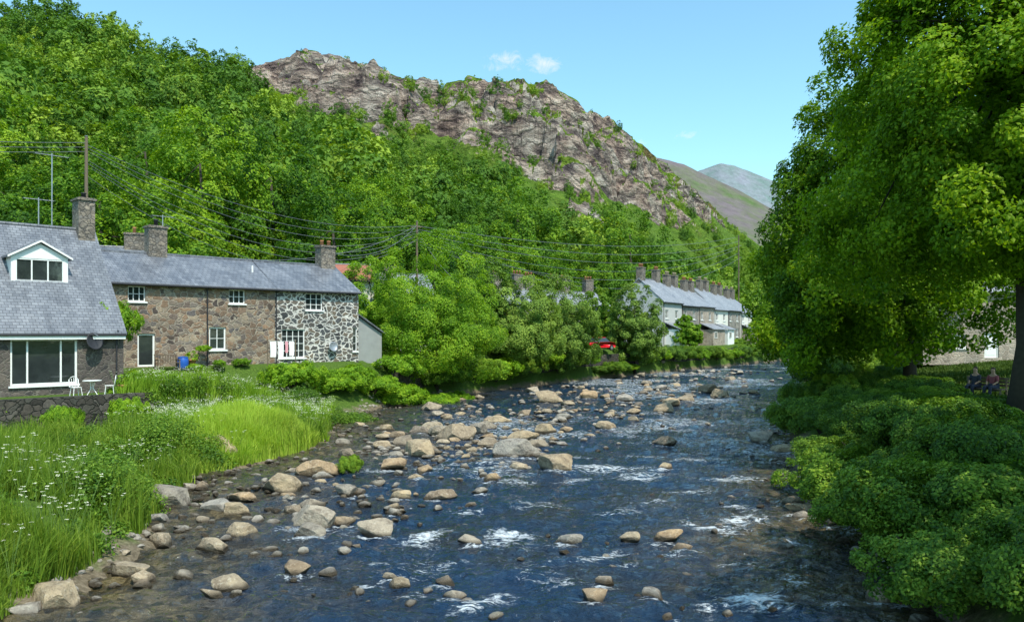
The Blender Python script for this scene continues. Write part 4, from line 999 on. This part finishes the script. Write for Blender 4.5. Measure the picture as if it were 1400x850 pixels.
x,y,_=W(250,0,46.); t=thing('water_butt','small blue plastic barrel in the cottage front garden','barrel',(x,y,g1(x,y)))
m=MB(); m.lathe([(.24,0),(.3,.2),(.31,.45),(.28,.7),(.26,.72)],(0,0,0),16); m.build('barrel_body',m_blue,t,True); m=MB(); m.lathe([(.29,.72),(.29,.76),(.05,.79)],(0,0,0),16); m.build('lid',m_blue,t)
x,y,_=W(229,0,45.4); t=thing('garden_bench','weathered wooden bench outside the cottage door','bench',(x,y,g1(x,y)),.8)
m=MB()
for k in range(4): m.box(-.65,.65,-.22+.12*k,-.13+.12*k,.43,.46)
m.build('seat',m_wood,t); m=MB()
for k in range(9): m.box(-.6+.145*k,-.56+.145*k,.24,.27,.46,.85)
m.box(-.65,.65,.235,.275,.85,.92); m.build('backrest',m_wood,t)
for sx in(-1,1):
    for sy in(-.2,.24): m=MB(); m.box(sx*.6-.03,sx*.6+.03,sy-.03,sy+.03,-.3,.6 if sy<0 else .9); m.build('leg',m_wood,t)
    m=MB(); m.box(sx*.6-.035,sx*.6+.035,-.25,.22,.6,.64); m.build('armrest',m_wood,t)
# laundry
q0=Vector(fB.world(fB.at(366,450,-2.2)[0],-2.2,0)); q1=Vector(fB.world(fB.at(404,450,-2.2)[0],-2.2,0))
t=thing('clothes_line','washing line strung between two posts before the white-pointed cottage','washing line',q0); 
dv=q1-q0
for e in (Vector((0,0,0)),dv): m=MB(); m.tube([e+Vector((0,0,-.6)),e+Vector((0,0,1.55))],.03,6); m.build('post',m_wood,t)
m=MB(); m.tube([(0,0,1.5),tuple(dv*.5+Vector((0,0,1.42))),tuple(dv+Vector((0,0,1.5)))],.008,4); m.build('line',m_white,t)
for i,(a,b,hh,mt,lab) in enumerate([(.08,.3,.95,m_cloth,'white shirt at left end of washing line'),(.36,.56,1.1,m_cloth,'long white towel in the middle of washing line'),(.62,.72,.7,m_pink,'small pink garment on washing line'),(.76,.95,.9,m_cloth,'white pillowcase at right end of washing line')]):
    pts=[];nx_,nz_=8,6
    for j in range(nz_+1):
        for k in range(nx_+1):
            p=q0+dv*(a+(b-a)*k/nx_)+Vector((0,0,1.43-hh*j/nz_)); p+=Vector((.7,-.7,0))*.05*math.sin(k*1.7+j*.4)*(j/nz_+.2); pts.append(p[:])
    tag(link('laundry',npmesh('laundry',np.array(pts),gridfaces(nz_+1,nx_+1),mt,True)),lab,'laundry')
# red car
x,y,_=W(818,0,89.5); t=thing('parked_car','red car parked behind the willows before the village houses','car',(x,y,max(g1(x,y),3.05)),.75)
prof=[(-2,.35),(-2.02,.7),(-1.9,.85),(-1.1,.95),(1.2,.98),(1.95,.85),(2.02,.6),(2.,.35)]
m2=MB()
for (sx_,sc) in ((-.84,.97),(-.8,1.),(.8,1.),(.84,.97)):
    m2.v+=[(a*sc,sx_,.35+(b-.35)*sc) for a,b in prof]
K=len(prof)
for r in range(3):
    for k in range(K): j=(k+1)%K; m2.f.append((r*K+k,r*K+j,(r+1)*K+j,(r+1)*K+k))
m2.f.append(tuple(range(K))); m2.f.append(tuple(range(3*K,4*K))[::-1]); m2.build('body',m_carred,t,True)
m=MB(); B=[(-1.45,.95),(-1.0,1.42),(.5,1.45),(1.15,.96)]
m.v=[(a,-.76 if b<1 else -.6,b) for a,b in B]+[(a,.76 if b<1 else .6,b) for a,b in B]; m.f=[(0,1,2,3),(7,6,5,4),(0,4,5,1),(2,6,7,3)]; m.build('window',m_glass,t)
m=MB(); m.box(-1.02,.52,-.61,.61,1.42,1.48); m.build('roof',m_carred,t)
for ax in(-1.25,1.25):
    for sy in(-.8,.8):
        m=MB(); m.tube([(ax,sy-.1,.32),(ax,sy+.1,.32)],.32,16); w=m.build('wheel',m_tyre,t); q=MB(); q.tube([(ax,sy-.11,.32),(ax,sy+.11,.32)],.18,10); q.build('rim',m_grey,w)
for sy in(-.6,.6): m=MB(); m.box(1.96,2.03,sy-.15,sy+.15,.62,.74); m.build('headlight',m_white,t)

# ---------------------------------------------------------------- people on a bench
def skin(name,pts,edges,rad,mat,parent,root=0):
    bm=bmesh.new(); ly=bm.verts.layers.skin.verify(); vs=[bm.verts.new(p) for p in pts]
    for i,v in enumerate(vs): v[ly].radius=(rad[i],rad[i]); v[ly].use_root=(i==root)
    for a,b in edges: bm.edges.new((vs[a],vs[b]))
    me=bpy.data.meshes.new(name); bm.to_mesh(me); bm.free(); me.materials.append(mat); o=link(name,me,parent)
    o.modifiers.new('s','SKIN'); u=o.modifiers.new('b','SUBSURF'); u.levels=1; u.render_levels=2
    return o
def person(label,loc,rz,sm,hm):
    t=thing('person',label,'person',loc,rz)
    P=[(0,0,.5),(0,.02,.75),(0,0,.98),(0,-.01,1.07),(0,-.03,1.2),(0,-.03,1.3),
       (-.17,0,.96),(-.22,-.08,.72),(-.12,-.28,.6),(.17,0,.96),(.22,-.08,.72),(.12,-.28,.6),
       (-.1,-.05,.5),(-.12,-.45,.52),(-.12,-.48,.08),(-.12,-.62,.04),(.1,-.05,.5),(.12,-.45,.52),(.12,-.48,.08),(.12,-.62,.04)]
    Ed=[(0,1),(1,2),(2,3),(3,4),(4,5),(2,6),(6,7),(7,8),(2,9),(9,10),(10,11),(0,12),(12,13),(13,14),(14,15),(0,16),(16,17),(17,18),(18,19)]
    Rd=[.14,.13,.12,.055,.1,.075,.055,.042,.03,.055,.042,.03,.085,.062,.042,.03,.085,.062,.042,.03]
    skin('body',P,Ed,Rd,m_skin,t)
    skin('shirt',[P[i] for i in (0,1,2,6,7,9,10)],[(0,1),(1,2),(2,3),(3,4),(2,5),(5,6)],[.16,.155,.14,.075,.06,.075,.06],sm,t)
    skin('trousers',[P[i] for i in (0,12,13,14,16,17,18)],[(0,1),(1,2),(2,3),(0,4),(4,5),(5,6)],[.165,.105,.08,.06,.105,.08,.06],m_jeans,t)
    skin('hair',[(0,.0,1.2),(0,.0,1.3),(0,.02,1.34)],[(0,1),(1,2)],[.1,.095,.06],hm,t)
bx,by=(1345-700)/F*34.5,34.5; bz=g1(bx,by); ba=R_(-60)
t=thing('park_bench','dark wooden bench in the shade under the right bank sycamore','bench',(bx,by,bz),ba)
m=MB()
for k in range(4): m.box(-.9,.9,-.25+.13*k,-.15+.13*k,.4,.44)
m.build('seat',m_wood,t); m=MB()
for k in range(3): m.box(-.9,.9,.28,.31,.52+.14*k,.62+.14*k)
m.build('backrest',m_wood,t)
for sx in(-.8,.8):
    for sy in(-.2,.26): m=MB(); m.box(sx-.03,sx+.03,sy-.03,sy+.03,-.1,.4 if sy<0 else .9); m.build('leg',m_wood,t)
ca,sa_=math.cos(ba),math.sin(ba)
for dx,sm,lab in((.4,m_shirt,'person in dull red top sitting at the nearer end of the shaded bench'),(-.35,m_shirt2,'person in dark top sitting at the farther end of the shaded bench')):
    person(lab,(bx+dx*ca,by+dx*sa_,bz),ba,sm,m_hair)

# ---------------------------------------------------------------- sky, sun, camera
az=R_(148); el=R_(57)
w=bpy.data.worlds.new('World'); S.world=w; w.use_nodes=True; nt=w.node_tree; nt.nodes.clear()
sky=nd(nt,'ShaderNodeTexSky',{'sky_type':'NISHITA','sun_disc':False,'sun_elevation':el,'sun_rotation':az,'altitude':0,'air_density':1.15,'dust_density':1.0,'ozone_density':1.2})
tc=nd(nt,'ShaderNodeTexCoord').outputs['Generated']
skc=mixc(nt,1.,sky.outputs[0],(1.25,1.74,1.66),'MULTIPLY')
cm=None
nz=noise(nt,tc,60.,7.,.7,.8)
for (px,py,sx_,sy_,st_) in ((744,87,20,10,.8),(690,80,20,9,.5),(688,93,26,6,.4),(935,185,18,7,.35),(876,196,16,7,.35)):
    d=Vector(((px-700)/F,1,(HY-py)/F)).normalized()
    q=nd(nt,'ShaderNodeVectorMath',{'operation':'SUBTRACT'},{0:tc,1:tuple(d)}).outputs[0]
    q=nd(nt,'ShaderNodeVectorMath',{'operation':'MULTIPLY'},{0:q,1:(F/sx_,F/sx_*.3,F/sy_)}).outputs[0]
    l=nd(nt,'ShaderNodeVectorMath',{'operation':'LENGTH'},{0:q}).outputs['Value']
    k=math_(nt,'MULTIPLY',mrange(nt,l,0.,1.6,1.,0.),st_); cm=k if cm is None else math_(nt,'MAXIMUM',cm,k)
cf=mrange(nt,math_(nt,'ADD',cm,math_(nt,'MULTIPLY',math_(nt,'SUBTRACT',nz,.5),1.6)),.2,1.0); cf=math_(nt,'MULTIPLY',cf,mrange(nt,cm,0.,.2))
fin=mixc(nt,cf,skc,(7.,7.1,7.2))
bg=nd(nt,'ShaderNodeBackground',None,{'Color':fin,'Strength':.15}).outputs[0]
nd(nt,'ShaderNodeOutputWorld',None,{'Surface':bg})
sl=bpy.data.lights.new('sun','SUN'); sl.energy=5.; sl.angle=R_(.5); sl.color=(1,.95,.84); so=bpy.data.objects.new('sun',sl); C.objects.link(so)
dv=Vector((math.sin(az)*math.cos(el),math.cos(az)*math.cos(el),math.sin(el))); so.rotation_euler=dv.to_track_quat('Z','Y').to_euler()
cam=bpy.data.cameras.new('camera'); cam.sensor_width=36; cam.lens=F/1400*36; cam.shift_y=30/1400; cam.clip_end=6000; cam.clip_start=.1
co=bpy.data.objects.new('camera',cam); C.objects.link(co); co.location=(0,0,H); co.rotation_euler=(R_(90),0,0); S.camera=co
S.view_settings.view_transform='Standard'
S.view_settings.look='None'; S.view_settings.exposure=0
